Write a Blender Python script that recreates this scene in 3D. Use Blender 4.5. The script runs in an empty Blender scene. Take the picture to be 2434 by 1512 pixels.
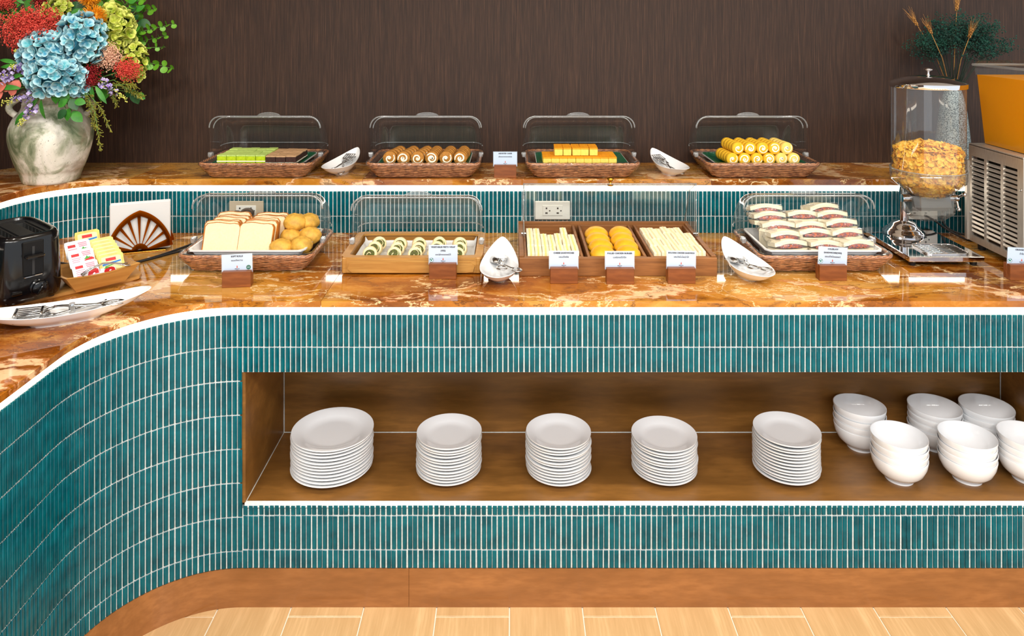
import bpy, bmesh, math, random
from mathutils import Vector, Matrix, Euler, noise

RND = random.Random(11)
scene = bpy.context.scene
COL = scene.collection
PI = math.pi

# ------------------------------------------------------------------ camera
FPX, CX, HY = 1777.0, 1217.0, 40.0        # focal length, principal column and horizon row of the 2434x1512 frame
EYE = 1.776
cam_data = bpy.data.cameras.new('camera')
cam_data.sensor_width = 36.0
cam_data.lens = 36.0 * FPX / 2434.0
cam_data.shift_y = -(756.0 - HY) / 2434.0
cam_data.clip_start = 0.05
cam = bpy.data.objects.new('camera', cam_data)
cam.location = (0, 0, EYE)
cam.rotation_euler = (PI / 2, 0, 0)
COL.objects.link(cam)
scene.camera = cam

# ------------------------------------------------------------------ world, lamps, exposure
world = bpy.data.worlds.new('world')
scene.world = world
world.use_nodes = True
wbg = world.node_tree.nodes['Background']
wbg.inputs[0].default_value = (0.90, 0.95, 1.0, 1)
wbg.inputs[1].default_value = 1.25

vs = scene.view_settings
vs.view_transform = 'Standard'
vs.look = 'None'
vs.gamma = 1.0
vs.use_curve_mapping = False
vs.exposure = 0.0

def spot(name, loc, target, watts, angle=110, blend=0.7, radius=0.05, col=(1.0, 0.92, 0.80)):
    d = bpy.data.lights.new(name, 'SPOT')
    d.energy = watts; d.spot_size = math.radians(angle); d.spot_blend = blend
    d.shadow_soft_size = radius; d.color = col
    o = bpy.data.objects.new(name, d)
    o.location = loc
    o.rotation_euler = (Vector(target) - Vector(loc)).to_track_quat('-Z', 'Y').to_euler()
    COL.objects.link(o)

for i, x in enumerate((-2.0, -1.0, 0.0, 1.0, 2.0)):
    spot('ceiling_downlight', (x * 0.95, 1.80, 2.72), (x * 0.95, 2.45, 0.9), 35 if i else 14)
spot('vase_spotlight', (-1.15, 2.05, 2.70), (-1.80, 2.9, 1.5), 40, angle=60, radius=0.03)
for x, y in ((-1.5, -0.2), (0.0, -0.3), (1.5, -0.2)):
    d = bpy.data.lights.new('ceiling_panel', 'AREA')
    d.shape = 'RECTANGLE'; d.size = 1.2; d.size_y = 0.6; d.energy = 65; d.color = (1.0, 0.97, 0.94)
    o = bpy.data.objects.new('ceiling_panel', d); o.location = (x, y, 2.74); COL.objects.link(o)

scene.cycles.transparent_max_bounces = 24
scene.cycles.max_bounces = 10
scene.cycles.caustics_reflective = False
scene.cycles.caustics_refractive = False

# ------------------------------------------------------------------ colour and material helpers
def lin(c):
    out = []
    for v in c[:3]:
        v = v / 255.0
        out.append(v / 12.92 if v <= 0.04045 else ((v + 0.055) / 1.055) ** 2.4)
    return (out[0], out[1], out[2], 1.0)

class NT:
    """small node-tree helper"""
    def __init__(self, name):
        self.m = bpy.data.materials.new(name)
        self.m.use_nodes = True
        self.t = self.m.node_tree
        self.n = self.t.nodes
        self.b = self.n['Principled BSDF']
        self.out = self.n['Material Output']
    def add(self, kind, **kw):
        nd = self.n.new(kind)
        for k, v in kw.items():
            if k.startswith('i_'):
                nd.inputs[k[2:].replace('_', ' ')].default_value = v
            else:
                setattr(nd, k, v)
        return nd
    def link(self, a, b):
        self.t.links.new(a, b)
    def coords(self, scale=(1, 1, 1), kind='Object', loc=(0, 0, 0), rot=(0, 0, 0)):
        tc = self.add('ShaderNodeTexCoord')
        mp = self.add('ShaderNodeMapping')
        mp.inputs['Scale'].default_value = scale
        mp.inputs['Location'].default_value = loc
        mp.inputs['Rotation'].default_value = rot
        self.link(tc.outputs[kind], mp.inputs['Vector'])
        return mp.outputs['Vector']
    def noise(self, vec, scale, detail=4, rough=0.55, dist=0.0):
        nd = self.add('ShaderNodeTexNoise')
        nd.inputs['Scale'].default_value = scale
        nd.inputs['Detail'].default_value = detail
        nd.inputs['Roughness'].default_value = rough
        nd.inputs['Distortion'].default_value = dist
        if vec is not None:
            self.link(vec, nd.inputs['Vector'])
        return nd.outputs['Fac']
    def ramp(self, fac, stops, interp='LINEAR'):
        nd = self.add('ShaderNodeValToRGB')
        cr = nd.color_ramp
        cr.interpolation = interp
        while len(cr.elements) < len(stops):
            cr.elements.new(0.5)
        for e, (p, c) in zip(cr.elements, stops):
            e.position = p
            e.color = lin(c) if not isinstance(c, (int, float)) else (c, c, c, 1)
        self.link(fac, nd.inputs['Fac'])
        return nd.outputs['Color']
    def mix(self, fac, a, b, mode='MIX'):
        nd = self.add('ShaderNodeMix')
        nd.data_type = 'RGBA'; nd.blend_type = mode
        if isinstance(fac, (int, float)):
            nd.inputs[0].default_value = fac
        else:
            self.link(fac, nd.inputs[0])
        for sock, v in ((nd.inputs[6], a), (nd.inputs[7], b)):
            if isinstance(v, tuple):
                sock.default_value = v if len(v) == 4 else lin(v)
            else:
                self.link(v, sock)
        return nd.outputs[2]
    def bump(self, height, strength=0.3, dist=0.002):
        nd = self.add('ShaderNodeBump')
        nd.inputs['Strength'].default_value = strength
        nd.inputs['Distance'].default_value = dist
        self.link(height, nd.inputs['Height'])
        self.link(nd.outputs['Normal'], self.b.inputs['Normal'])
    def base(self, v):
        if isinstance(v, tuple):
            self.b.inputs['Base Color'].default_value = v if len(v) == 4 else lin(v)
        else:
            self.link(v, self.b.inputs['Base Color'])
    def surf(self, rough=0.5, metal=0.0, spec=0.5, coat=0.0, sss=0.0, sheen=0.0):
        b = self.b.inputs
        b['Roughness'].default_value = rough
        b['Metallic'].default_value = metal
        b['Specular IOR Level'].default_value = spec
        b['Coat Weight'].default_value = coat
        b['Coat Roughness'].default_value = 0.05
        if sss:
            b['Subsurface Weight'].default_value = sss
            b['Subsurface Radius'].default_value = (0.02, 0.012, 0.006)
        return self.m

def plain(name, col, rough=0.5, metal=0.0, spec=0.5, coat=0.0, var=0.0, vscale=40.0, bump=0.0, bscale=120.0, sss=0.0, col2=None, detail=4):
    """principled material with a little procedural colour variation and fine relief"""
    t = NT(name)
    v = t.coords()
    if var > 0 or col2:
        c2 = col2 or tuple(max(0, min(255, c * (1 - var))) for c in col)
        t.base(t.mix(t.ramp(t.noise(v, vscale, detail), [(0.35, 0.0), (0.65, 1.0)]), lin(col), lin(c2)))
    else:
        t.base(col)
    if bump > 0:
        t.bump(t.noise(v, bscale, 5), bump, 0.002)
    return t.surf(rough, metal, spec, coat, sss)

def wood(name, light, dark, scale=18.0, stretch=(0.08, 1, 1), rough=0.45, coat=0.0, bump=0.1):
    t = NT(name)
    v = t.coords(stretch)
    n1 = t.noise(v, scale, 5, 0.6, 0.6)
    v2 = t.coords(tuple(s * 1.0 for s in stretch), loc=(3, 1, 2))
    n2 = t.noise(v2, scale * 6, 3, 0.6)
    c = t.ramp(n1, [(0.3, dark), (0.7, light)])
    c = t.mix(t.ramp(n2, [(0.4, 0.0), (0.62, 0.55)]), c, lin(dark))
    t.base(c)
    t.bump(n2, bump, 0.001)
    return t.surf(rough, 0, 0.5, coat)

def clear(name, tint=(1, 1, 1), ior=1.45, rough=0.02, boost=1.0, haze=0.0, hazecol=(255, 255, 255), bump=0.0, bscale=40.0):
    """a thin clear sheet: see-through with Fresnel reflections"""
    t = NT(name)
    t.n.remove(t.b)
    tr = t.add('ShaderNodeBsdfTransparent'); tr.inputs['Color'].default_value = (*tint, 1)
    gl = t.add('ShaderNodeBsdfGlossy'); gl.inputs['Roughness'].default_value = rough
    f0 = ((ior - 1) / (ior + 1)) ** 2
    fr = t.add('ShaderNodeLayerWeight'); fr.inputs['Blend'].default_value = 0.5
    pw = t.add('ShaderNodeMath', operation='POWER'); pw.inputs[1].default_value = 4.0
    t.link(fr.outputs['Facing'], pw.inputs[0])
    mul = t.add('ShaderNodeMath', operation='MULTIPLY_ADD', use_clamp=True)
    mul.inputs[1].default_value = (0.75 - f0) * boost; mul.inputs[2].default_value = f0 * 2 * boost
    t.link(pw.outputs[0], mul.inputs[0])
    if bump > 0:
        nz = t.noise(t.coords(), bscale, 3, 0.6, 1.0)
        bp = t.add('ShaderNodeBump'); bp.inputs['Strength'].default_value = bump; bp.inputs['Distance'].default_value = 0.004
        t.link(nz, bp.inputs['Height'])
        t.link(bp.outputs[0], gl.inputs['Normal']); t.link(bp.outputs[0], fr.inputs['Normal'])
    mx = t.add('ShaderNodeMixShader')
    t.link(mul.outputs[0], mx.inputs[0]); t.link(tr.outputs[0], mx.inputs[1]); t.link(gl.outputs[0], mx.inputs[2])
    last = mx.outputs[0]
    if haze > 0:
        df = t.add('ShaderNodeBsdfDiffuse'); df.inputs['Color'].default_value = lin(hazecol)
        m2 = t.add('ShaderNodeMixShader'); m2.inputs[0].default_value = haze
        t.link(last, m2.inputs[1]); t.link(df.outputs[0], m2.inputs[2]); last = m2.outputs[0]
    t.link(last, t.out.inputs['Surface'])
    return t.m

def glow(name, col, strength):
    t = NT(name)
    t.base(col)
    t.b.inputs['Emission Color'].default_value = lin(col)
    t.b.inputs['Emission Strength'].default_value = strength
    return t.m

# ------------------------------------------------------------------ mesh builder
class MB:
    def __init__(self):
        self.v = []; self.f = []; self.tone = {}
    def add(self, vs_, fs_, M=None):
        o = len(self.v)
        for p in vs_:
            p = Vector(p)
            self.v.append(M @ p if M is not None else p)
        for f in fs_:
            self.f.append([i + o for i in f])
        return self
    def box(self, c, s, M=None):
        x, y, z = c; a, b, d = s[0] / 2, s[1] / 2, s[2] / 2
        vs_ = [(x + i * a, y + j * b, z + k * d) for i in (-1, 1) for j in (-1, 1) for k in (-1, 1)]
        fs_ = [(0, 1, 3, 2), (4, 6, 7, 5), (0, 4, 5, 1), (2, 3, 7, 6), (0, 2, 6, 4), (1, 5, 7, 3)]
        return self.add(vs_, fs_, M)
    def cbox(self, c, s, bev, M=None, jit=0.0):
        """box with chamfered edges (44 triangles)"""
        x, y, z = c; h = (s[0] / 2, s[1] / 2, s[2] / 2)
        vs_ = []; idx = {}
        for i in (-1, 1):
            for j in (-1, 1):
                for k in (-1, 1):
                    for ax in range(3):
                        q = [i * (h[0] - (bev if ax != 0 else 0)), j * (h[1] - (bev if ax != 1 else 0)), k * (h[2] - (bev if ax != 2 else 0))]
                        idx[(i, j, k, ax)] = len(vs_)
                        vs_.append((x + q[0] + RND.uniform(-jit, jit), y + q[1] + RND.uniform(-jit, jit), z + q[2] + RND.uniform(-jit, jit)))
        fs_ = []
        g = idx
        for s1 in (-1, 1):
            fs_.append([g[(s1, -1, -1, 0)], g[(s1, 1, -1, 0)], g[(s1, 1, 1, 0)], g[(s1, -1, 1, 0)]][::s1])
            fs_.append([g[(-1, s1, -1, 1)], g[(-1, s1, 1, 1)], g[(1, s1, 1, 1)], g[(1, s1, -1, 1)]][::s1])
            fs_.append([g[(-1, -1, s1, 2)], g[(1, -1, s1, 2)], g[(1, 1, s1, 2)], g[(-1, 1, s1, 2)]][::s1])
        for a in (-1, 1):
            for b in (-1, 1):
                fs_.append([g[(a, b, -1, 0)], g[(a, b, 1, 0)], g[(a, b, 1, 1)], g[(a, b, -1, 1)]][::-a * b])
                fs_.append([g[(a, -1, b, 0)], g[(a, 1, b, 0)], g[(a, 1, b, 2)], g[(a, -1, b, 2)]][::a * b])
                fs_.append([g[(-1, a, b, 1)], g[(1, a, b, 1)], g[(1, a, b, 2)], g[(-1, a, b, 2)]][::-a * b])
                for c_ in (-1, 1):
                    fs_.append([g[(a, b, c_, 0)], g[(a, b, c_, 1)], g[(a, b, c_, 2)]][::a * b * c_])
        return self.add(vs_, fs_, M)
    def loft(self, rings, cap0=True, cap1=True, closed=True, M=None):
        n = len(rings[0]); vs_ = [p for r in rings for p in r]; fs_ = []
        m = n if closed else n - 1
        for k in range(len(rings) - 1):
            for i in range(m):
                j = (i + 1) % n
                fs_.append((k * n + i, k * n + j, (k + 1) * n + j, (k + 1) * n + i))
        if cap0: fs_.append(tuple(range(n))[::-1])
        if cap1: fs_.append(tuple(range((len(rings) - 1) * n, len(rings) * n)))
        return self.add(vs_, fs_, M)
    def lathe(self, prof, n=32, M=None, cap0=True, cap1=True):
        """prof: (r, z) from bottom; rings round Z"""
        rings = [[(r * math.cos(2 * PI * i / n), r * math.sin(2 * PI * i / n), z) for i in range(n)] for r, z in prof]
        return self.loft(rings, cap0, cap1, True, M)
    def tube(self, path, rad, n=6, closed=False, M=None, cap=True, flat=1.0):
        pts = [Vector(p) for p in path]
        k = len(pts)
        rads = rad if isinstance(rad, (list, tuple)) else [rad] * k
        rings = []
        up = None
        for i in range(k):
            if closed:
                t = pts[(i + 1) % k] - pts[i - 1]
            else:
                t = pts[min(i + 1, k - 1)] - pts[max(i - 1, 0)]
            if t.length < 1e-9: t = Vector((0, 0, 1))
            t.normalize()
            if up is None:
                up = Vector((0, 0, 1)) if abs(t.z) < 0.9 else Vector((0, 1, 0))
            a = t.cross(up)
            if a.length < 1e-6:
                a = t.orthogonal()
            a.normalize()
            b = a.cross(t).normalized()
            up = b
            rings.append([pts[i] + (a * math.cos(2 * PI * q / n) + b * (flat * math.sin(2 * PI * q / n))) * rads[i] for q in range(n)])
        if closed:
            rings.append(rings[0])
            return self.loft(rings, False, False, True, M)
        return self.loft(rings, cap, cap, True, M)
    def prism(self, poly, z0, z1, M=None):
        """poly: (x, y) outline, extruded along z"""
        n = len(poly)
        vs_ = [(x, y, z0) for x, y in poly] + [(x, y, z1) for x, y in poly]
        fs_ = [tuple(range(n))[::-1], tuple(range(n, 2 * n))]
        fs_ += [(i, (i + 1) % n, n + (i + 1) % n, n + i) for i in range(n)]
        return self.add(vs_, fs_, M)
    def ell(self, c, r, nu=12, nv=8, M=None, amp=0.0, freq=20.0, seed=0.0, zmin=None):
        rings = []
        for j in range(nv + 1):
            ph = -PI / 2 + PI * j / nv
            rr = max(math.cos(ph), 0.02)
            ring = []
            for i in range(nu):
                th = 2 * PI * i / nu
                p = Vector((rr * math.cos(th), rr * math.sin(th), math.sin(ph)))
                k = 1.0
                if amp:
                    k += amp * noise.noise(p * freq + Vector((seed, seed * 1.7, -seed)))
                q = Vector((c[0] + p.x * r[0] * k, c[1] + p.y * r[1] * k, c[2] + p.z * r[2] * k))
                if zmin is not None: q.z = max(q.z, zmin)
                ring.append(q)
            rings.append(ring)
        return self.loft(rings, True, True, True, M)
    def mesh(self, name, mat, smooth=35):
        me = bpy.data.meshes.new(name)
        me.from_pydata([tuple(p) for p in self.v], [], self.f)
        if mat is not None:
            for m_ in (mat if isinstance(mat, (list, tuple)) else [mat]):
                me.materials.append(m_)
        me.update()
        bm = bmesh.new(); bm.from_mesh(me)
        bmesh.ops.recalc_face_normals(bm, faces=bm.faces)
        bm.to_mesh(me); bm.free()
        if self.tone:
            at_ = me.attributes.new('tone', 'FLOAT', 'POINT')
            at_.data.foreach_set('value', [self.tone.get(i, 0.0) for i in range(len(self.v))])
        if smooth:
            me.polygons.foreach_set('use_smooth', [True] * len(me.polygons))
            if smooth < 180:
                me.set_sharp_from_angle(angle=math.radians(smooth))
        return me

def T(x=0, y=0, z=0, rx=0, ry=0, rz=0, s=1.0):
    M = Matrix.Translation((x, y, z)) @ Euler((rx, ry, rz), 'XYZ').to_matrix().to_4x4()
    if isinstance(s, (tuple, list)):
        return M @ Matrix.Diagonal((s[0], s[1], s[2], 1))
    return M @ Matrix.Diagonal((s, s, s, 1))

# ------------------------------------------------------------------ objects
def link(name, me, parent=None):
    o = bpy.data.objects.new(name, me)
    COL.objects.link(o)
    if parent is not None: o.parent = parent
    return o
def tag(o, label, cat, group=None, kind=None):
    if label: o['label'] = label
    if cat: o['category'] = cat
    if group: o['group'] = group
    if kind: o['kind'] = kind
    return o
def struct(name, me, label=None, cat=None):
    o = link(name, me); o['kind'] = 'structure'
    if label: o['label'] = label
    if cat: o['category'] = cat
    return o
class Spec:
    """a kind of thing: an optional root mesh and its parts (name, mesh, matrix, sub-parts, label)"""
    def __init__(self, name, cat, mesh=None):
        self.name, self.cat, self.me, self.parts = name, cat, mesh, []
    def part(self, name, me, M=None, label=None, kind=None):
        p = [name, me, M, [], label, kind]
        self.parts.append(p)
        return p
def sub(p, name, me, M=None, label=None):
    p[3].append([name, me, M, [], label, None])
def place(sp, loc, rot=(0, 0, 0), label=None, group=None, scale=None):
    o = link(sp.name, sp.me)
    o.location = loc; o.rotation_euler = rot
    if scale is not None: o.scale = (scale,) * 3 if isinstance(scale, (int, float)) else scale
    tag(o, label, sp.cat, group)
    def rec(ps, par):
        for n, me, M, subs, lab, kind in ps:
            c = link(n, me, par)
            if M is not None: c.matrix_local = M
            if lab: c['label'] = lab
            if kind: c['kind'] = kind
            rec(subs, c)
    rec(sp.parts, o)
    return o
ORD = ['first', 'second', 'third', 'fourth', 'fifth', 'sixth', 'seventh', 'eighth', 'ninth', 'tenth', 'eleventh', 'twelfth', 'thirteenth', 'fourteenth', 'fifteenth']
def at(px, py, Y):
    """world point at depth Y on a line of sight of the photograph"""
    return Vector(((px - CX) / FPX * Y, Y, EYE - (py - HY) / FPX * Y))
# ================================================================== materials of the setting
def wallpaper():
    t = NT('brown_grasscloth')
    v = t.coords((1, 1, 0.012))
    n1 = t.noise(v, 620, 3, 0.6)
    v2 = t.coords((1, 1, 0.03), loc=(5, 0, 0))
    n2 = t.noise(v2, 170, 4, 0.6)
    c = t.ramp(n1, [(0.30, (34, 21, 14)), (0.52, (58, 38, 27)), (0.74, (94, 66, 48))])
    c = t.mix(t.ramp(n2, [(0.35, 0.0), (0.7, 0.6)]), c, lin((40, 26, 18)))
    t.base(c)
    t.bump(n1, 0.35, 0.002)
    return t.surf(0.55, 0, 0.35)

def marble(name, off, warm=0.0):
    t = NT(name)
    v = t.coords((0.50, 1.0, 1.0), loc=off)
    w1 = t.add('ShaderNodeTexNoise'); w1.inputs['Scale'].default_value = 2.2; w1.inputs['Detail'].default_value = 8
    w1.inputs['Roughness'].default_value = 0.62
    t.link(v, w1.inputs['Vector'])
    vm = t.add('ShaderNodeVectorMath', operation='MULTIPLY_ADD')
    t.link(w1.outputs['Color'], vm.inputs[0]); vm.inputs[1].default_value = (0.40, 0.40, 0.40); t.link(v, vm.inputs[2])
    wv = vm.outputs[0]
    big = t.noise(wv, 2.0, 3, 0.5, 0.6)
    c = t.ramp(big, [(0.30, (98, 50, 14)), (0.41, (150, 82, 18)), (0.49, (186, 116, 32)), (0.56, (204, 144, 54)), (0.63, (192, 148, 80)), (0.72, (150, 102, 46))])
    st = t.noise(wv, 8.0, 9, 0.68, 1.4)
    c = t.mix(t.ramp(st, [(0.34, 0.80), (0.49, 0.0)]), c, lin((92, 42, 10)))
    c = t.mix(t.ramp(st, [(0.53, 0.0), (0.68, 0.7)]), c, lin((220, 166, 84)))
    # flame-like cream streaks with a rosy edge
    fl = t.noise(wv, 2.5, 5, 0.52, 1.6)
    c = t.mix(t.ramp(fl, [(0.565, 0.0), (0.578, 0.85), (0.625, 0.55), (0.66, 0.0)]), c, lin((198, 128, 78)))
    c = t.mix(t.ramp(fl, [(0.582, 0.0), (0.592, 0.92), (0.612, 0.85), (0.635, 0.0)]), c, lin((240, 204, 156)))
    # flecks and hairline veins
    fk = t.noise(wv, 34, 4, 0.6, 0.8)
    c = t.mix(t.ramp(fk, [(0.69, 0.0), (0.73, 0.8)]), c, lin((240, 212, 170)))
    ve = t.noise(wv, 2.4, 5, 0.55, 1.6)
    c = t.mix(t.ramp(ve, [(0.452, 0.0), (0.457, 0.85), (0.461, 0.85), (0.467, 0.0)]), c, lin((244, 214, 160)))
    c = t.mix(t.ramp(ve, [(0.522, 0.0), (0.526, 0.7), (0.530, 0.7), (0.536, 0.0)]), c, lin((78, 36, 12)))
    t.base(c)
    return t.surf(0.05, 0, 0.6, coat=0.35)

M_WALL = wallpaper()
M_MARBLE = [marble('onyx_corner', (0, 0, 0)), marble('onyx_straight', (3.3, 1.7, 0.4)), marble('onyx_upper_a', (7.1, 4.4, 1.3)),
            marble('onyx_upper_b', (11.2, 2.9, 2.1)), marble('onyx_upper_c', (15.7, 8.3, 0.8))]

def teal_tile():
    t = NT('teal_glaze')
    oi = t.add('ShaderNodeObjectInfo')
    v = t.coords(kind='Object')
    g = t.add('ShaderNodeNewGeometry')
    n = t.noise(g.outputs['Position'], 26, 2)
    c = t.ramp(n, [(0.3, (0, 72, 84)), (0.7, (0, 98, 110))])
    pt = t.add('ShaderNodeLayerWeight'); pt.inputs[0].default_value = 0.35
    n2 = t.noise(g.outputs['Position'], 900, 2)
    t.base(c)
    t.bump(t.noise(g.outputs['Position'], 140, 2), 0.12, 0.002)
    return t.surf(0.16, 0, 0.25)
M_TILE = teal_tile()
M_GROUT = plain('pale_grout', (240, 249, 247), 0.8, var=0.08, vscale=120, bump=0.3, bscale=400)
M_NICHE = wood('niche_panel_wood', (148, 102, 48), (108, 72, 30), 7, (0.25, 1, 1.6), 0.34, bump=0.03)
M_PLINTH = wood('plinth_wood', (170, 112, 62), (134, 84, 42), 8, (0.3, 1, 1.4), 0.22, coat=0.15, bump=0.03)
M_LED = glow('led_diffuser', (255, 244, 226), 6.0)
M_FLOOR_GROUT = plain('floor_grout', (240, 232, 215), 0.7)
M_PLANK = wood('oak_floor', (222, 186, 136), (194, 156, 106), 26, (1, 0.06, 1), 0.3, coat=0.1, bump=0.05)
M_CEIL = plain('ceiling_paint', (240, 238, 232), 0.9)

# ================================================================== plan curves
def path_front(off=0.0, x_end=1.76, y_end=1.0, step=0.016):
    """counter face seen from above, from its right end round the corner: (x, y, nx, ny)"""
    pts = []
    cx, cy, r = -0.81, 1.895, 0.355
    n = int(round((x_end - cx) / step))
    for i in range(n + 1):
        pts.append((x_end + (cx - x_end) * i / n, cy + r - off, 0, -1))
    m = max(4, int(round((r - off) * PI / 2 / step)))
    for i in range(1, m + 1):
        a = PI / 2 + PI / 2 * i / m
        pts.append((cx + (r - off) * math.cos(a), cy + (r - off) * math.sin(a), -math.cos(a), -math.sin(a)))
    k = int(round((cy - y_end) / step))
    for i in range(1, k + 1):
        pts.append((cx - r + off, cy + (y_end - cy) * i / k, 1, 0))
    return pts
def path_corner(cx, cy, r, x_end, y_end, off=0.0, step=0.016):
    pts = []
    n = int(round((x_end - cx) / step))
    for i in range(n + 1):
        pts.append((x_end + (cx - x_end) * i / n, cy + r - off, 0, -1))
    m = max(4, int(round((r - off) * PI / 2 / step)))
    for i in range(1, m + 1):
        a = PI / 2 + PI / 2 * i / m
        pts.append((cx + (r - off) * math.cos(a), cy + (r - off) * math.sin(a), -math.cos(a), -math.sin(a)))
    k = int(round((cy - y_end) / step))
    for i in range(1, k + 1):
        pts.append((cx - r + off, cy + (y_end - cy) * i / k, 1, 0))
    return pts
RISER = (-1.53, 2.643, 0.30)
WALLC = (-1.87, 2.957, 0.30)
Z_CT, Z_CT0 = 0.925, 0.9074          # lower worktop, top and underside
Z_UP, Z_UP0 = 1.14, 1.1155           # upper worktop
Y_FACE, Y_RISER, Y_WALL = 2.25, 2.943, 3.257

def ribbon(mb, pts, z0, z1, thick, front=0.0):
    """upright strip that follows a plan curve, front face at +front along the normal"""
    rings = []
    for x, y, nx, ny in pts:
        fx, fy = x + nx * front, y + ny * front
        bx_, by_ = x - nx * thick, y - ny * thick
        rings.append([(fx, fy, z0), (fx, fy, z1), (bx_, by_, z1), (bx_, by_, z0)])
    mb.loft(rings)
    return mb

# ------------------------------------------------------------------ room
mb = MB(); ribbon(mb, path_corner(*WALLC, 3.4, -1.5, step=0.08), 0.0, 2.8, 0.1)
o = struct('wall_back', mb.mesh('wall_back', M_WALL))
mb = MB(); mb.box((0.3, 0.9, 2.83), (6.4, 5.2, 0.06)); struct('ceiling', mb.mesh('ceiling', M_CEIL, 0))
mb = MB(); mb.box((0.6, 0.4, -0.03), (5.6, 4.2, 0.054)); floor = struct('floor', mb.mesh('floor', M_FLOOR_GROUT, 0))
plank_w, plank_l = 0.2188, 1.197
plank_me = MB().cbox((0, 0, 0), (plank_w - 0.004, plank_l - 0.004, 0.008), 0.0008).mesh('plank', M_PLANK, 30)
for i in range(-6, 14):
    x = -0.0076 + (i + 0.5) * plank_w
    y0 = 2.213 if i % 2 == 1 else 2.213 - 0.5985
    for k in range(-1, 3):
        yc = y0 - (k - 0.0) * plank_l + plank_l / 2
        if yc - plank_l / 2 > 2.3 or yc < -1.4: continue
        if x < -1.3: continue
        p = link('plank', plank_me, floor); p.location = (x, yc, -0.004)

# ------------------------------------------------------------------ lower counter
counter = tag(link('serving_counter', None), 'curved lower buffet counter clad in teal finger tiles with open crockery niche', 'counter')
NX0, NX1, NZ0, NZ1, NY1 = -0.803, 1.72, 0.312, 0.706, 2.633
pf = path_front()
straight = [p for p in pf if p[0] >= NX0 - 0.001 and p[2] == 0]
left_run = [p for p in pf if p[0] <= NX0 + 0.012]
# the wall behind the tiles, in the pale colour of the grout
body = MB()
def strip(x0, x1, z0, z1):
    body.box(((x0 + x1) / 2, Y_FACE + 0.0115, (z0 + z1) / 2), (x1 - x0, 0.021, z1 - z0))
strip(NX0 - 0.016, 1.76, NZ1, 0.8814); strip(NX0 - 0.016, 1.76, 0.117, NZ0 - 0.017); strip(NX1 + 0.0155, 1.76, NZ0, NZ1)
ribbon(body, [(NX0 - 0.0155, Y_FACE, 0, -1)] + [p for p in pf if p[0] < NX0 - 0.019], 0.117, 0.8814, 0.022, -0.001)
link('body', body.mesh('body', M_GROUT, 20), counter)
core = MB()
core.box((1.77, 2.6, 0.45), (0.02, 0.7, 0.89))
ribbon(core, [(x, y + 0.0, nx, ny) for x, y, nx, ny in path_corner(*RISER, 1.76, 1.0, step=0.05)], 0.0, 0.9, 0.05)
core.box((-1.4, 1.0, 0.44), (0.5, 0.02, 0.88))
link('carcass', core.mesh('carcass', M_NICHE, 20), counter)
def panel(x, y, z, sx, sy, sz):
    link('niche_panel', MB().cbox((x, y, z), (sx, sy, sz), 0.0015).mesh('niche_panel', M_NICHE, 30), counter)
xm, xw = (NX0 + NX1) / 2, NX1 - NX0
panel(xm, (Y_FACE + NY1) / 2, NZ0 - 0.008, xw + 0.001, NY1 - Y_FACE - 0.0015, 0.0165)       # shelf
panel(xm, NY1 + 0.008, (NZ0 + NZ1) / 2, xw - 0.003, 0.016, NZ1 - NZ0 - 0.003)                    # back
panel(NX0 - 0.008, (Y_FACE + NY1) / 2 + 0.0005, (NZ0 + NZ1) / 2, 0.016, NY1 - Y_FACE, NZ1 - NZ0)
panel(NX1 + 0.008, (Y_FACE + NY1) / 2 + 0.0005, (NZ0 + NZ1) / 2, 0.016, NY1 - Y_FACE, NZ1 - NZ0)
panel(xm, (Y_FACE + NY1) / 2 + 0.012, NZ1 + 0.008, xw, NY1 - Y_FACE, 0.016)
# pale joints where the niche panels meet
js = MB()
js.box((xm, NY1 - 0.0005, NZ0 + 0.0005), (xw, 0.0025, 0.0025))
js.box((NX0 + 0.0005, NY1 - 0.001, (NZ0 + NZ1) / 2), (0.002, 0.002, NZ1 - NZ0))
js.box((NX1 - 0.0005, NY1 - 0.001, (NZ0 + NZ1) / 2), (0.002, 0.002, NZ1 - NZ0))
js.box((NX0 + 0.0005, (Y_FACE + NY1) / 2, NZ0 + 0.0005), (0.002, NY1 - Y_FACE, 0.002))
js.box((xm, Y_FACE + 0.0035, NZ0 - 0.0055), (xw + 0.002, 0.011, 0.0135))
link('niche_joint', js.mesh('niche_joint', M_GROUT, 0), counter)
# wooden plinth in two lengths
pl = [p for p in pf if p[0] > -0.31]; pr = [p for p in pf if p[0] <= -0.31]
for seg in ([*pl, (-0.3095, Y_FACE, 0, -1)], [(-0.3105, Y_FACE, 0, -1), *pr]):
    link('plinth', ribbon(MB(), seg, 0.0, 0.1165, 0.02, 0.002).mesh('plinth', M_PLINTH, 30), counter)

# ------------------------------------------------------------------ finger tiles
def tile_mesh(w, h, d=0.0045):
    """a slim glazed tile with a softly rounded face, standing on local z, facing -y"""
    xs = [(-w / 2, 0), (-w / 2, -d * 0.55), (-w * 0.36, -d * 0.95), (0, -d * 0.80), (w * 0.36, -d * 0.95), (w / 2, -d * 0.55), (w / 2, 0)]
    e = 0.0012
    m = MB()
    m.loft([[(x, y * 0.6, -h / 2) for x, y in xs], [(x, y, -h / 2 + e) for x, y in xs], [(x, y, h / 2 - e) for x, y in xs], [(x, y * 0.6, h / 2) for x, y in xs]], False, False, False)
    return m
TILE_W = 0.0122
tiles = []                    # (x, y, z, angle, height)
def lay(pts_mid, rows, gap=0.0033, wob=0.0006):
    for x, y, nx, ny in pts_mid:
        a = math.atan2(nx, -ny)
        for z0, z1 in rows:
            h = z1 - z0 - gap
            tiles.append((x + RND.uniform(-wob, wob) * ny, y + RND.uniform(-wob, wob) * nx, (z0 + z1) / 2 + RND.uniform(-wob, wob) * 0.6,
                          a + RND.uniform(-0.03, 0.03), h))
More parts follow.
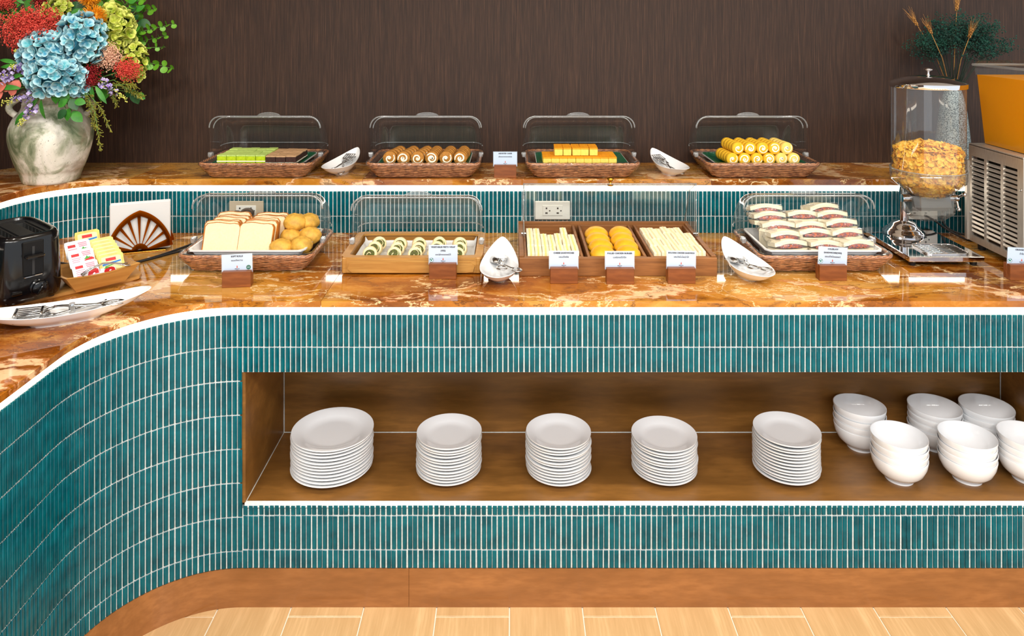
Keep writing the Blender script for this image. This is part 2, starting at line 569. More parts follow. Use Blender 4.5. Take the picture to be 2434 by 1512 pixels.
def mids(pts):
    out = []
    for p, q in zip(pts, pts[1:]):
        nx, ny = p[2] + q[2], p[3] + q[3]
        l = math.hypot(nx, ny)
        out.append(((p[0] + q[0]) / 2, (p[1] + q[1]) / 2, nx / l, ny / l))
    return out
jz = [0.7827 - 0.1022 * k for k in range(7)]
rows_full = [(jz[0], 0.8814)] + [(jz[k + 1], jz[k]) for k in range(6)] + [(0.117, jz[6])]
mstr = [p for p in mids(pf) if p[0] > NX0]
mleft = [p for p in mids(pf) if p[0] <= NX0]
lay(mstr, [(jz[0], 0.8814), (NZ1, jz[0])])
lay([p for p in mstr], [(0.2765, NZ0 - 0.004), (0.1735, 0.2765), (0.117, 0.1735)], 0.0036, 0.0011)
lay([p for p in mstr if p[0] > NX1 + 0.01], [(jz[2], NZ1), (jz[3], jz[2]), (NZ0, jz[3])])
lay(mleft, rows_full)

def screen_area(x, y, z, a, h):
    nx, ny = math.sin(a), -math.cos(a)
    px, py = CX + FPX * x / y, HY + FPX * (EYE - z) / y
    if not (-5 < px < 2439 and -20 < py < 1530): return 0.0
    v = Vector((-x, -y, EYE - z)); d = v.length
    return max(0.0, (nx * v.x + ny * v.y) / d) * TILE_W * h / d ** 2
def build_tiles(lst, parent, limit=300):
    lst = sorted(lst, key=lambda q: -screen_area(*q))
    cache = {}
    for x, y, z, a, h in lst[:limit]:
        k = round(h, 3)
        if k not in cache: cache[k] = tile_mesh(TILE_W, h).mesh('tile', M_TILE, 50)
        o = link('tile', cache[k], parent); o.location = (x, y, z); o.rotation_euler = (0, 0, a)
    rest = MB()
    for x, y, z, a, h in lst[limit:]:
        g = tile_mesh(TILE_W, h)
        rest.add(g.v, g.f, T(x, y, z, rz=a))
    o = link('tile_field', rest.mesh('tile_field', M_TILE, 50), parent); o['kind'] = 'stuff'
build_tiles(tiles, counter)

# ------------------------------------------------------------------ lower light strip and worktop
mb = MB(); ribbon(mb, path_front(step=0.03), 0.8814, Z_CT0, 0.02, 0.001)
link('led_strip', mb.mesh('led_strip', M_LED, 20), counter)['label'] = 'glowing white light strip'

def slab(front, back, z0, z1, mat, bev=0.0015):
    """a stone slab between two plan polylines with the same number of points"""
    m = MB(); n = len(front)
    def rise(a, b):
        return [(a[0], a[1], z0), (a[0], a[1], z1 - bev), (a[0] + (b[0] - a[0]) * 0.004, a[1] + (b[1] - a[1]) * 0.004, z1), (b[0], b[1], z1), (b[0], b[1], z0)]
    m.loft([rise(a, b) for a, b in zip(front, back)])
    return m.mesh('slab', mat, 0)
def resample(pts, n):
    d = [0.0]
    for p, q in zip(pts, pts[1:]): d.append(d[-1] + math.hypot(q[0] - p[0], q[1] - p[1]))
    out = []; j = 0
    for i in range(n):
        s = d[-1] * i / (n - 1)
        while j < len(d) - 2 and d[j + 1] < s: j += 1
        k = (s - d[j]) / max(1e-9, d[j + 1] - d[j])
        out.append((pts[j][0] + (pts[j + 1][0] - pts[j][0]) * k, pts[j][1] + (pts[j + 1][1] - pts[j][1]) * k))
    return out
SEAM = -0.5715
worktop = tag(link('lower_worktop', None), 'polished amber and brown onyx worktop of the lower counter', 'worktop')
fr = [(SEAM - 0.0006, Y_FACE - 0.015)] + [(p[0], p[1]) for p in path_front(0.015) if p[0] < SEAM - 0.005]
bk = [(SEAM - 0.0006, Y_RISER + 0.003)] + [(p[0], p[1]) for p in path_corner(*RISER, 2.0, 1.0, -0.003) if p[0] < SEAM - 0.005]
link('slab', slab(resample(fr, 90), resample(bk, 90), Z_CT0, Z_CT, M_MARBLE[0]), worktop)
link('slab', slab([(SEAM + 0.0006, Y_FACE - 0.015), (2.3, Y_FACE - 0.015)], [(SEAM + 0.0006, Y_RISER + 0.003), (2.3, Y_RISER + 0.003)], Z_CT0, Z_CT, M_MARBLE[1]), worktop)

# ------------------------------------------------------------------ upper tier
riser = tag(link('tiled_riser', None), 'low riser of teal finger tiles carrying the upper marble shelf', 'counter')
pr_ = path_corner(*RISER, 2.32, 1.0, step=0.0162)
link('body', ribbon(MB(), pr_, Z_CT, 1.0925, 0.05, -0.001).mesh('body', M_GROUT, 20), riser)
tiles = []
lay(mids(pr_), [(0.992, 1.0915), (Z_CT, 0.992)])
build_tiles(tiles, riser)
mb = MB(); ribbon(mb, path_corner(*RISER, 2.32, 1.0, step=0.03), 1.0915, Z_UP0, 0.02, 0.001)
link('led_strip', mb.mesh('led_strip_upper', M_LED, 20), riser)['label'] = 'glowing white light strip'
upper = tag(link('upper_worktop', None), 'brown and amber onyx shelf of the upper tier along the wall', 'worktop')
S1, S2, S3 = -1.50, -0.585, 0.78
fr = [(S1 - 0.0006, Y_RISER - 0.015)] + [(p[0], p[1]) for p in path_corner(*RISER, 2.0, 1.0, 0.015) if p[0] < S1 - 0.005]
bk = [(S1 - 0.0006, Y_WALL)] + [(p[0], p[1]) for p in path_corner(*WALLC, 2.0, 1.0, 0.0) if p[0] < S1 - 0.005]
link('slab', slab(resample(fr, 70), resample(bk, 70), Z_UP0, Z_UP, M_MARBLE[4]), upper)
for (a, b), m_ in zip(((S1, S2), (S2, S3), (S3, 2.35)), (M_MARBLE[2], M_MARBLE[3], M_MARBLE[2])):
    link('slab', slab([(a + 0.0006, Y_RISER - 0.015), (b - 0.0006, Y_RISER - 0.015)], [(a + 0.0006, Y_WALL), (b - 0.0006, Y_WALL)], Z_UP0, Z_UP, m_), upper)
# ================================================================== shared materials of the ware
M_CHINA = plain('white_china', (240, 242, 244), 0.12, spec=0.5, coat=0.2)
M_MELA = plain('white_melamine', (226, 227, 227), 0.25)
M_GREEN = plain('green_melamine', (0, 92, 58), 0.3, var=0.15, vscale=30)
M_WICKER = plain('brown_wicker', (218, 150, 96), 0.42, var=0.5, vscale=70, col2=(146, 88, 50))
M_WICKER_IN = plain('wicker_inside', (104, 72, 54), 0.6, var=0.3, vscale=120, bump=0.5, bscale=160)
M_FILM = clear('cling_film', (0.98, 0.97, 0.96), 1.4, 0.08, 1.5, haze=0.015, bump=0.9, bscale=55)
M_CLEAR = clear('clear_polycarbonate', (0.97, 0.985, 0.985), 1.45, 0.02, 1.0, haze=0.012, hazecol=(220, 232, 236))
M_RIM = clear('clear_moulded_rim', (0.80, 0.83, 0.84), 1.5, 0.06, 1.6, haze=0.16, hazecol=(230, 234, 236))
M_BRACKET = clear('clear_bracket', (0.86, 0.88, 0.89), 1.5, 0.08, 1.8, haze=0.2, hazecol=(235, 238, 240))
M_STEEL = plain('polished_steel', (205, 205, 205), 0.16, 1.0)
M_CHROME = plain('chrome', (225, 225, 228), 0.05, 1.0)
M_BRASS = plain('brass', (205, 150, 50), 0.15, 1.0)
M_GOLD = plain('gold_plate', (226, 158, 62), 0.22, 1.0)
M_BAMBOO = wood('bamboo', (200, 152, 80), (162, 110, 46), 20, (0.07, 1, 1), 0.38)
M_BAMBOO_B = wood('bamboo_board', (210, 160, 88), (176, 122, 56), 18, (0.07, 1, 1), 0.4)
M_TEAK = wood('teak', (164, 108, 58), (112, 68, 32), 18, (0.08, 1, 1), 0.45)
M_BLOCK = wood('mahogany_block', (164, 96, 46), (112, 58, 22), 26, (0.12, 1, 1), 0.4)
M_PAPER = plain('white_paper', (216, 217, 216), 0.8, bump=0.2, bscale=30)
M_CARD = plain('pale_blue_card', (206, 224, 242), 0.5)
M_INK = plain('dark_print', (28, 36, 60), 0.6)
M_FLAME = plain('orange_red_print', (214, 70, 40), 0.6)
M_VEG = plain('green_print', (16, 112, 92), 0.6)
M_BLACK = plain('gloss_black_plastic', (9, 9, 11), 0.14, spec=0.4, coat=0.1)
M_RUBBER = plain('black_rubber', (18, 18, 20), 0.55)
M_SOCKET = plain('white_plastic', (240, 240, 232), 0.35)
M_BEIGE = plain('beige_plastic', (196, 184, 160), 0.4)
M_DARKHOLE = plain('dark_hole', (40, 40, 40), 0.7)

# ================================================================== plates
def plate_mesh(R, h):
    prof = [(0.001, 0.004), (R * 0.56, 0.004), (R * 0.58, 0.0), (R * 0.62, 0.0), (R * 0.66, 0.004), (R * 0.82, h * 0.52), (R * 0.985, h - 0.0045), (R, h - 0.0028), (R * 0.995, h),
            (R * 0.95, h - 0.0012), (R * 0.72, h * 0.52), (R * 0.66, 0.0085), (R * 0.5, 0.007), (0.001, 0.007)]
    return MB().lathe(prof, 56).mesh('plate', M_CHINA, 60)
big = Spec('dinner_plate', 'plate', plate_mesh(0.1307, 0.024))
small = Spec('side_plate', 'plate', plate_mesh(0.1045, 0.022))
stacks = [(-0.581, 2.419, 12, 0.0100, big, 'large white dinner plate', 'of its stack'),
          (-0.203, 2.405, 13, 0.0093, small, 'white plate', 'in the stack next to the large plates'),
          (0.149, 2.405, 13, 0.0093, small, 'white plate', 'in the middle stack of five in the niche'),
          (0.490, 2.405, 12, 0.0093, small, 'white plate', 'in the second plate stack from the bowls'),
          (0.884, 2.408, 13, 0.0096, small, 'white plate', 'in the plate stack next to the bowls')]
for x, y, n, dz, sp, what, where in stacks:
    for k in range(n):
        pos = 'topmost' if k == n - 1 else ORD[n - 1 - k] + ' from top'
        j = 0.0022
        place(sp, (x + RND.uniform(-j, j), y + RND.uniform(-j, j), NZ0 + 0.0005 + k * dz), (0, 0, RND.uniform(0, 6)), f'{what}, {pos} {where}', 'stacked plates in the niche')

# ================================================================== bowls
bp = [(0.001, 0.004), (0.036, 0.004), (0.038, 0.0), (0.042, 0.0), (0.041, 0.009), (0.055, 0.016), (0.071, 0.032), (0.080, 0.052), (0.0838, 0.073), (0.0832, 0.076), (0.0815, 0.0755),
      (0.077, 0.053), (0.068, 0.036), (0.052, 0.021), (0.030, 0.0145), (0.001, 0.013)]
bowl = Spec('soup_bowl', 'bowl', MB().lathe(bp, 56).mesh('bowl', M_CHINA, 60))
bowl_spots = [(1.185, 2.548, 'back-row stack by the plates'), (1.440, 2.548, 'middle back-row stack'), (1.616, 2.548, 'back-row stack by the niche end'),
              (1.228, 2.372, 'front-row stack by the plates'), (1.444, 2.372, 'middle front-row stack'), (1.635, 2.372, 'front-row stack by the niche end')]
for x, y, where in bowl_spots:
    for k in range(4):
        pos = ['lowest', 'second from bottom', 'third from bottom', 'topmost'][k]
        tilt = 0.04 if (k == 3 and x == 1.185) else 0.0
        place(bowl, (x + RND.uniform(-.001, .001), y, NZ0 + 0.0005 + k * 0.021 + (0.002 if tilt else 0)), (0, tilt, RND.uniform(0, 6)), f'white soup bowl, {pos} of the {where}', 'stacked bowls in the niche')

# ================================================================== wicker baskets with roll-top covers
def rrect(w, d, r, n=6):
    pts = []
    for cx_, cy_, a0 in ((w / 2 - r, d / 2 - r, 0), (-w / 2 + r, d / 2 - r, PI / 2), (-w / 2 + r, -d / 2 + r, PI), (w / 2 - r, -d / 2 + r, 1.5 * PI)):
        for i in range(n + 1):
            a = a0 + PI / 2 * i / n
            pts.append((cx_ + r * math.cos(a), cy_ + r * math.sin(a)))
    return pts
def rr_even(w, d, r, n):
    p = rrect(w, d, r); p.append(p[0])
    return resample(p, n + 1)[:-1]
BW, BD, BH = 0.440, 0.312, 0.058
BW0, BD0 = 0.372, 0.250
def basket_spec():
    sp = Spec('wicker_basket', 'basket')
    N = 168
    weave = MB()
    rows = 13
    for k in range(rows):
        t = (k + 0.5) / rows
        w, d = BW0 + (BW - BW0) * t ** 0.8, BD0 + (BD - BD0) * t ** 0.8
        base = rr_even(w, d, 0.03, N); inn = rr_even(w - 0.01, d - 0.01, 0.028, N)
        path = []
        for i in range(N):
            ph = 2 * PI * i / 8.0 + (PI if k % 2 else 0)
            f = 0.5 + 0.5 * math.cos(ph)
            path.append((base[i][0] * f + inn[i][0] * (1 - f), base[i][1] * f + inn[i][1] * (1 - f), 0.004 + t * (BH - 0.010) + 0.0012 * math.sin(ph * 0.5 + k)))
        weave.tube(path, 0.0023, 5, closed=True)
    sp.part('woven_sides', weave.mesh('woven_sides', M_WICKER, 180))
    rim = MB()
    base = rr_even(BW, BD, 0.032, 240)
    for s in range(3):
        path = []
        for i, (x, y) in enumerate(base):
            a = 2 * PI * i / 6.0 * 0.5 + s * 2 * PI / 3
            nrm = Vector((x / (BW / 2), y / (BD / 2), 0)).normalized()
            path.append((x + nrm.x * 0.0036 * math.cos(a), y + nrm.y * 0.0036 * math.cos(a), BH + 0.0036 * math.sin(a)))
        rim.tube(path, 0.0029, 5, closed=True)
    sp.part('braided_rim', rim.mesh('braided_rim', M_WICKER, 180))
    inner = MB()
    r0 = [(x, y, 0.004) for x, y in rr_even(BW0 - 0.012, BD0 - 0.012, 0.026, 56)]
    r1 = [(x, y, BH - 0.002) for x, y in rr_even(BW - 0.014, BD - 0.014, 0.028, 56)]
    r2 = [(x, y, BH - 0.002) for x, y in rr_even(BW - 0.008, BD - 0.008, 0.028, 56)]
    r3 = [(x, y, 0.002) for x, y in rr_even(BW0 - 0.006, BD0 - 0.006, 0.026, 56)]
    inner.loft([r0, r1, r2, r3], True, True)
    sp.part('liner', inner.mesh('liner', M_WICKER_IN, 40))
    film = MB()
    rings = []
    for j, (w, d, z) in enumerate(((BW0 + 0.004, BD0 + 0.004, 0.0), (BW0 + 0.016, BD0 + 0.016, 0.010), (BW - 0.012, BD - 0.012, BH * 0.55), (BW + 0.014, BD + 0.014, BH - 0.004), (BW + 0.012, BD + 0.012, BH + 0.006), (BW - 0.012, BD - 0.012, BH + 0.008), (BW - 0.03, BD - 0.03, BH - 0.012))):
        rings.append([(x * (1 + RND.uniform(-.004, .004)), y * (1 + RND.uniform(-.005, .005)), max(0.0, z + RND.uniform(-.001, .0012))) for x, y in rr_even(w, d, 0.036, 110)])
    film.loft(rings, False, False)
    sp.part('cling_film', film.mesh('cling_film', M_FILM, 180), label='clear cling film stretched round the basket')
    return sp
BASKET = basket_spec()

def cover_spec(L=0.228, R=0.158, name='roll_top_cover'):
    sp = Spec(name, 'food cover')
    def prof(L_, R_, rc, n=7):
        p = [(-L_, 0.001), (-L_, R_ - rc)]
        p += [(-L_ + rc - rc * math.cos(PI / 2 * i / n), R_ - rc + rc * math.sin(PI / 2 * i / n)) for i in range(1, n + 1)]
        q = [(-x, r) for x, r in reversed(p)]
        return p + q
    def sweep(pr, a0, a1, n):
        rings = []
        for i in range(n + 1):
            a = a0 + (a1 - a0) * i / n
            rings.append([(x, -r * math.cos(a), r * math.sin(a)) for x, r in pr])
        return rings
    rad = math.radians
    inner = prof(L - 0.008, R - 0.008, 0.045); outer = prof(L, R, 0.048)
    p = sp.part('rear_shell', MB().loft(sweep(inner, rad(96), rad(180), 14), False, False, False).mesh('rear_shell', M_CLEAR, 180))
    sub(p, 'rim', MB().tube([(x, -r * math.cos(rad(96)), r * math.sin(rad(96))) for x, r in inner[1:-1]], 0.0026, 6).mesh('rim', M_RIM, 180))
    p = sp.part('lid', MB().loft(sweep(outer, rad(84), rad(172), 14), False, False, False).mesh('lid', M_CLEAR, 180))
    sub(p, 'rim', MB().tube([(x, -r * math.cos(rad(84)), r * math.sin(rad(84))) for x, r in outer[1:-1]], 0.0032, 6).mesh('rim', M_RIM, 180))
    bk = MB().tube([(x, -r * math.cos(rad(172)), r * math.sin(rad(172))) for x, r in outer[1:-1]], 0.0022, 6)
    sub(p, 'back_rim', bk.mesh('back_rim', M_RIM, 180))
    h = MB()
    arc = [(-0.048 + 0.096 * i / 10, -R * math.cos(rad(104)), R * math.sin(rad(104)) + 0.013 * math.sin(PI * i / 10) ** 0.6) for i in range(11)]
    h.tube(arc, 0.0016, 6)
    h.loft([[(x, y, R * math.sin(rad(104)) - 0.001), (x, y, z)] for x, y, z in arc], False, False, False)
    sub(p, 'handle', h.mesh('handle', M_RIM, 180))
    for s in (-1, 1):
        b = MB().cbox((s * (L - 0.002), 0, -0.002), (0.016, 0.030, 0.018), 0.003)
        b.tube([(s * (L - 0.010), 0, 0.002), (s * (L + 0.008), 0, 0.002)], 0.006, 10)
        sp.part('hinge_bracket', b.mesh('hinge_bracket', M_BRACKET, 40))
    return sp
COVER = cover_spec()
PIV = BH + 0.013
def food_stand(x, y, z, what):
    place(BASKET, (x, y, z), (0, 0, 0), f'brown wicker basket wrapped in cling film holding the {what}', 'wicker display baskets')
    place(COVER, (x - 0.004, y, z + PIV), (0, 0, 0), f'clear rounded roll-top cover rolled open over the {what}', 'clear roll-top covers')
YB = 3.078
UP = [(-1.010, YB, 'green and chocolate layer cakes'), (-0.350, YB, 'brown cream rolls'), (0.279, YB, 'yellow butter cake cubes'), (0.987, YB, 'yellow jam rolls')]
UP[3] = (0.987, YB, 'pale yellow cream rolls')
for x, y, w in UP: food_stand(x, y, Z_UP, w)
food_stand(-0.885, 2.622, Z_CT, 'sliced bread and soft rolls')
food_stand(1.040, 2.620, Z_CT, 'wrapped coleslaw sandwiches')

# ------------------------------------------------------------------ trays in the baskets
def tray_mesh(w0, d0, w1, d1, h, rim, r=0.02, th=0.004):
    m = MB()
    ring = lambda w, d, z: [(x, y, z) for x, y in rr_even(w, d, r, 56)]
    m.loft([ring(w0, d0, 0), ring(w1 - 2 * rim, d1 - 2 * rim, h - th), ring(w1, d1, h - th), ring(w1, d1, h), ring(w1 - 2 * rim - 2 * th * 0.6, d1 - 2 * rim - 2 * th * 0.6, h), ring(w0 - 2 * th, d0 - 2 * th, th)])
    return m
GTRAY = Spec('serving_tray', 'tray', tray_mesh(0.325, 0.215, 0.365, 0.255, 0.014, 0.006).mesh('tray', M_MELA, 40))
r0 = [(x, y, 0.0046) for x, y in rr_even(0.3165, 0.2065, 0.02, 56)]
r1 = [(x, y, 0.0150) for x, y in rr_even(0.3475, 0.2375, 0.02, 56)]
r2 = [(x, y, 0.0150) for x, y in rr_even(0.3610, 0.2510, 0.02, 56)]
GTRAY.part('green_glaze', MB().loft([r0, r1, r2], True, False).mesh('green_glaze', M_GREEN, 40), label='glossy green inner surface')
TZ = 0.044                                     # tray floor height in the upper baskets, on a ledge of the wicker
for x, y, w in UP:
    place(GTRAY, (x, y - 0.012, Z_UP + TZ), (0, 0, 0), f'white rimmed green tray under the {w}', 'green cake trays')
WTRAY = Spec('serving_dish', 'dish', tray_mesh(0.335, 0.215, 0.392, 0.268, 0.042, 0.005, 0.018).mesh('dish', M_MELA, 40))
for x, w in ((-0.885, 'sliced bread and soft rolls'), (1.040, 'wrapped coleslaw sandwiches')):
    place(WTRAY, (x, 2.612, Z_CT + 0.034), (0, 0, 0), f'white deep rectangular dish holding the {w}', 'white dishes in the baskets')

# ================================================================== bamboo tray with roll-top cover
sp = Spec('bamboo_tray', 'tray')
tw, td, th_ = 0.470, 0.300, 0.056
for s in (-1, 1):
    sp.part('long_side', MB().cbox((0, s * (td / 2 - 0.009), th_ / 2 + 0.001), (tw - 0.036, 0.016, th_ - 0.004), 0.003).mesh('long_side', M_BAMBOO, 30))
    sp.part('short_side', MB().cbox((s * (tw / 2 - 0.014), 0, th_ / 2 + 0.001), (0.016, td, th_ - 0.004), 0.003).mesh('short_side', M_BAMBOO, 30))
ro = rr_even(tw, td, 0.022, 56); ri = rr_even(tw - 0.050, td - 0.05, 0.01, 56)
rimm = MB().loft([[(x, y, th_ - 0.008) for x, y in ri], [(x, y, th_ - 0.008) for x, y in ro], [(x, y, th_) for x, y in ro], [(x, y, th_) for x, y in ri], [(x, y, th_ - 0.008) for x, y in ri]], False, False)
sp.part('top_frame', rimm.mesh('top_frame', M_BAMBOO, 30))
fp = MB(); poly = rr_even(tw - 0.05, th_ - 0.022, 0.012, 40)
fp.prism(poly, 0, 0.003, T(0, -td / 2 - 0.0006, th_ / 2 - 0.004, rx=PI / 2))
sp.part('front_panel', fp.mesh('front_panel', M_BAMBOO, 30))
sp.part('tray_floor', MB().box((0, 0, 0.012), (tw - 0.04, td - 0.03, 0.008)).mesh('tray_floor', M_BAMBOO, 30))
BAMX, BAMY = -0.333, 2.618
place(sp, (BAMX, BAMY, Z_CT), (0, 0, 0), 'light bamboo tray with raised sides holding the green vegetable wraps', 'tray')
lin_ = MB()
nx_, ny_ = 24, 16
vs2 = []; fs2 = []
for j in range(ny_ + 1):
    for i in range(nx_ + 1):
        x = -0.212 + 0.424 * i / nx_; y = -0.128 + 0.256 * j / ny_
        ex, ey = max(0, abs(x) - 0.195), max(0, abs(y) - 0.112)
        vs2.append((x - math.copysign(ex * 0.5, x), y - math.copysign(ey * 0.5, y), 0.017 + ex * 0.9 + ey * 0.9 + 0.0025 * noise.noise(Vector((x * 16, y * 16, 1)))))
for j in range(ny_):
    for i in range(nx_):
        a = j * (nx_ + 1) + i
        fs2.append((a, a + 1, a + nx_ + 2, a + nx_ + 1))
lin_.add(vs2, fs2)
tag(link('paper_liner', lin_.mesh('paper_liner', M_PAPER, 180)), 'white crumpled paper sheet under the green vegetable wraps', 'paper').location = (BAMX, BAMY, Z_CT + 0.001)
place(COVER, (BAMX, BAMY, Z_CT + th_ + 0.012), (0, 0, 0), 'clear rounded roll-top cover rolled open over the green vegetable wraps', 'clear roll-top covers', scale=(1.0, 0.95, 0.98))

# ================================================================== teak box with hinged acrylic lid
bx0, bx1, by0, by1, bz = 0.024, 0.673, 2.452, 2.868, 0.060
sp = Spec('teak_box', 'box')
bw, bd = bx1 - bx0, by1 - by0
sp.part('front_board', MB().cbox((0, -bd / 2 + 0.007, bz / 2), (bw, 0.014, bz), 0.0012).mesh('front_board', M_TEAK, 30))
sp.part('back_board', MB().cbox((0, bd / 2 - 0.007, bz / 2 + 0.004), (bw, 0.014, bz + 0.008), 0.0012).mesh('back_board', M_TEAK, 30))
for s in (-1, 1):
    sp.part('side_board', MB().cbox((s * (bw / 2 - 0.008), 0, bz / 2 + 0.002), (0.016, bd - 0.028, bz + 0.003), 0.0012).mesh('side_board', M_TEAK, 30))
sp.part('box_floor', MB().box((0, 0, 0.006), (bw - 0.03, bd - 0.026, 0.01)).mesh('box_floor', M_TEAK, 30))
place(sp, ((bx0 + bx1) / 2, (by0 + by1) / 2, Z_CT), (0, 0, 0), 'long dark teak display box holding three wooden food compartments', 'box')
cw, cd, ch = 0.196, 0.380, 0.046
ins = Spec('compartment_box', 'box')
for s in (-1, 1):
    ins.part('side', MB().cbox((s * (cw / 2 - 0.0045), 0, ch / 2), (0.009, cd, ch), 0.001).mesh('side', M_TEAK, 30))
    ins.part('end', MB().cbox((0, s * (cd / 2 - 0.0045), ch / 2), (cw - 0.018, 0.009, ch), 0.001).mesh('end', M_TEAK, 30))
ins.part('bottom', MB().box((0, 0, 0.003), (cw - 0.018, cd - 0.018, 0.006)).mesh('bottom', M_TEAK, 30))
COMP = [0.1385, 0.3485, 0.5585]
BZF = Z_CT + 0.012
for x, w in zip(COMP, ('cheese sandwich fingers', 'golden chicken burgers', 'pale bologna sandwich fingers')):
    place(ins, (x, (by0 + by1) / 2, BZF), (0, 0, 0), f'slim teak compartment inside the long box holding the {w}', 'teak compartments')
lid = Spec('acrylic_lid', 'food cover')
lx0, lx1 = 0.040, 0.662
prof = [(2.68, 1.176), (2.78, 1.131), (2.862, 0.990)]
lid.part('top_sheet', MB().box((0, 0, 0), ((lx1 - lx0), 0.1097, 0.004), T((lx0 + lx1) / 2, 2.73, 1.1535, rx=math.atan2(-0.045, 0.1))).mesh('top_sheet', M_CLEAR, 0))
L2 = math.hypot(0.082, 0.141)
lid.part('rear_sheet', MB().box((0, 0, 0), ((lx1 - lx0), L2, 0.004), T((lx0 + lx1) / 2, 2.821, 1.0605, rx=math.atan2(-0.141, 0.082))).mesh('rear_sheet', M_CLEAR, 0))
for x in (lx0 + 0.002, lx1 - 0.002):
    m = MB()
    poly = [(2.672, 0.992), (2.68, 1.176), (2.78, 1.131), (2.862, 0.992)]
    m.add([(x - 0.002, y, z) for y, z in poly] + [(x + 0.002, y, z) for y, z in poly], [(0, 1, 2, 3), (7, 6, 5, 4), (0, 4, 5, 1), (1, 5, 6, 2), (2, 6, 7, 3), (3, 7, 4, 0)])
    lid.part('side_sheet', m.mesh('side_sheet', M_CLEAR, 0))
    e = MB().tube([(x, 2.673, 0.994), (x, 2.68, 1.176)], 0.0024, 6).tube([(x, 2.68, 1.176), (x, 2.78, 1.131), (x, 2.862, 0.994)], 0.0018, 6)
    lid.part('edge', e.mesh('edge', M_RIM, 180))
    lid.part('hinge_pin', MB().tube([(x - 0.008, 2.69, 0.996), (x + 0.008, 2.69, 0.996)], 0.005, 10).mesh('hinge_pin', M_STEEL, 40))
lid.part('edge', MB().tube([(lx0, 2.68, 1.177), (lx1, 2.68, 1.177)], 0.0024, 6).tube([(lx0, 2.78, 1.131), (lx1, 2.78, 1.131)], 0.0018, 6).mesh('edge', M_RIM, 180))
kn = [(0.001, 0), (0.010, 0), (0.011, 0.003), (0.006, 0.007), (0.005, 0.014), (0.011, 0.018), (0.0135, 0.024), (0.011, 0.029), (0.001, 0.031)]
lid.part('knob', MB().lathe(kn, 20, T(0.355, 2.70, 1.166)).mesh('knob', M_BRASS, 60), label='small turned brass knob')
o = place(lid, (0, 0, 0), (0, 0, 0), 'clear flat-sided acrylic lid with brass knob hinged open over the teak box', 'food cover')

# ================================================================== boat dishes and tongs
def boat(L, W, h, lift, pear=0.3, near=0.2, point=1.0):
    n = 48
    def rim(i):
        th = 2 * PI * i / n
        c, s = math.cos(th), math.sin(th)
        y = L / 2 * c
        x = W / 2 * math.copysign(abs(s) ** point, s) * (1 - pear * c)
        z = h + lift * ((c + 1) / 2) ** 2.6 + lift * near * ((1 - c) / 2) ** 3
        return x, y, z
    rings = []
    for sc, fz, dz in ((0.30, 0, 0.003), (0.31, 0, 0.0), (0.37, 0, 0.0), (0.39, 0.06, 0.003), (0.62, 0.26, 0.003), (0.84, 0.60, 0.002), (0.97, 0.94, 0), (1.0, 0.99, 0), (0.985, 1.0, 0.0008), (0.95, 0.96, 0), (0.80, 0.62, 0.004), (0.60, 0.33, 0.006), (0.38, 0.16, 0.006), (0.12, 0.10, 0.006)):
        ring = []
        for i in range(n):
            x, y, z = rim(i)
            ring.append((x * sc, y * sc * (1 if sc > 0.5 else 1.05), z * fz + dz))
        rings.append(ring)
    return MB().loft(rings).mesh('boat_dish', M_CHINA, 70)
TEAR = Spec('teardrop_dish', 'dish', boat(0.285, 0.122, 0.042, 0.048, 0.26, 0.10, 1.2))
LONG = Spec('boat_dish', 'dish', boat(0.43, 0.125, 0.030, 0.032, 0.0, 1.0, 0.9))

def tongs_spec(kind):
    sp = Spec('serving_tongs', 'tongs')
    for s in (-1, 1):
        z = 0.004 * s
        m = MB()
        m.tube([(s * 0.012, 0.030, z), (s * 0.007, 0.014, z), (0, 0, z), (-s * 0.008, -0.022, z), (-s * 0.013, -0.042, z), (-s * 0.019, -0.052, z)], [0.0032, 0.0040, 0.0048, 0.0042, 0.0036, 0.0034], 8, flat=0.55)
        arm = sp.part('arm', m.mesh('arm', M_STEEL, 180))
        ring = [(-s * 0.019 + 0.0125 * math.cos(2 * PI * i / 20), -0.068 + 0.018 * math.sin(2 * PI * i / 20), z) for i in range(20)]
        sub(arm, 'finger_ring', MB().tube(ring, 0.0030, 8, closed=True, flat=0.7).mesh('finger_ring', M_STEEL, 180))
        g = MB()
        if kind == 'spoon':
            rings = []
            for j in range(6):
                ph = PI / 2 * j / 5
                rings.append([(s * 0.010 + 0.0145 * math.cos(ph) * math.cos(2 * PI * i / 24) , 0.056 + 0.031 * math.cos(ph) * math.sin(2 * PI * i / 24), z - s * 0.011 * math.sin(ph)) for i in range(24)])
            inner = [[(p[0], p[1], p[2]) for p in r] for r in rings]
            g.loft(inner, False, True)
            g.tube([(p[0], p[1], p[2]) for p in rings[0]], 0.0010, 5, closed=True)
            sub(arm, 'spoon', g.mesh('spoon', M_STEEL, 180))
        else:
            ox, oy = 0.0, 0.028
            g.tube([(s * 0.010, 0.026, z), (ox, oy + 0.012, z)], 0.004, 8, flat=0.5)
            for k in range(5):
                xx = ox - 0.020 + 0.010 * k
                g.tube([(ox + (xx - ox) * 0.3, oy + 0.008, z), (xx, oy + 0.018, z), (xx, oy + 0.060, z + s * 0.002)], [0.0022, 0.0028, 0.0024], 6, flat=0.4)
            g.tube([(ox - 0.022, oy + 0.061, z + s * 0.002), (ox + 0.022, oy + 0.061, z + s * 0.002)], 0.0028, 6, flat=0.5)
            g.tube([(ox - 0.022, oy + 0.020, z), (ox + 0.022, oy + 0.020, z)], 0.0026, 6, flat=0.5)
            sub(arm, 'slotted_blade', g.mesh('slotted_blade', M_STEEL, 180))
    sp.part('pivot', MB().lathe([(0.001, -0.009), (0.005, -0.009), (0.006, -0.006), (0.006, 0.006), (0.005, 0.009), (0.001, 0.009)], 14).mesh('pivot', M_STEEL, 40))
    return sp
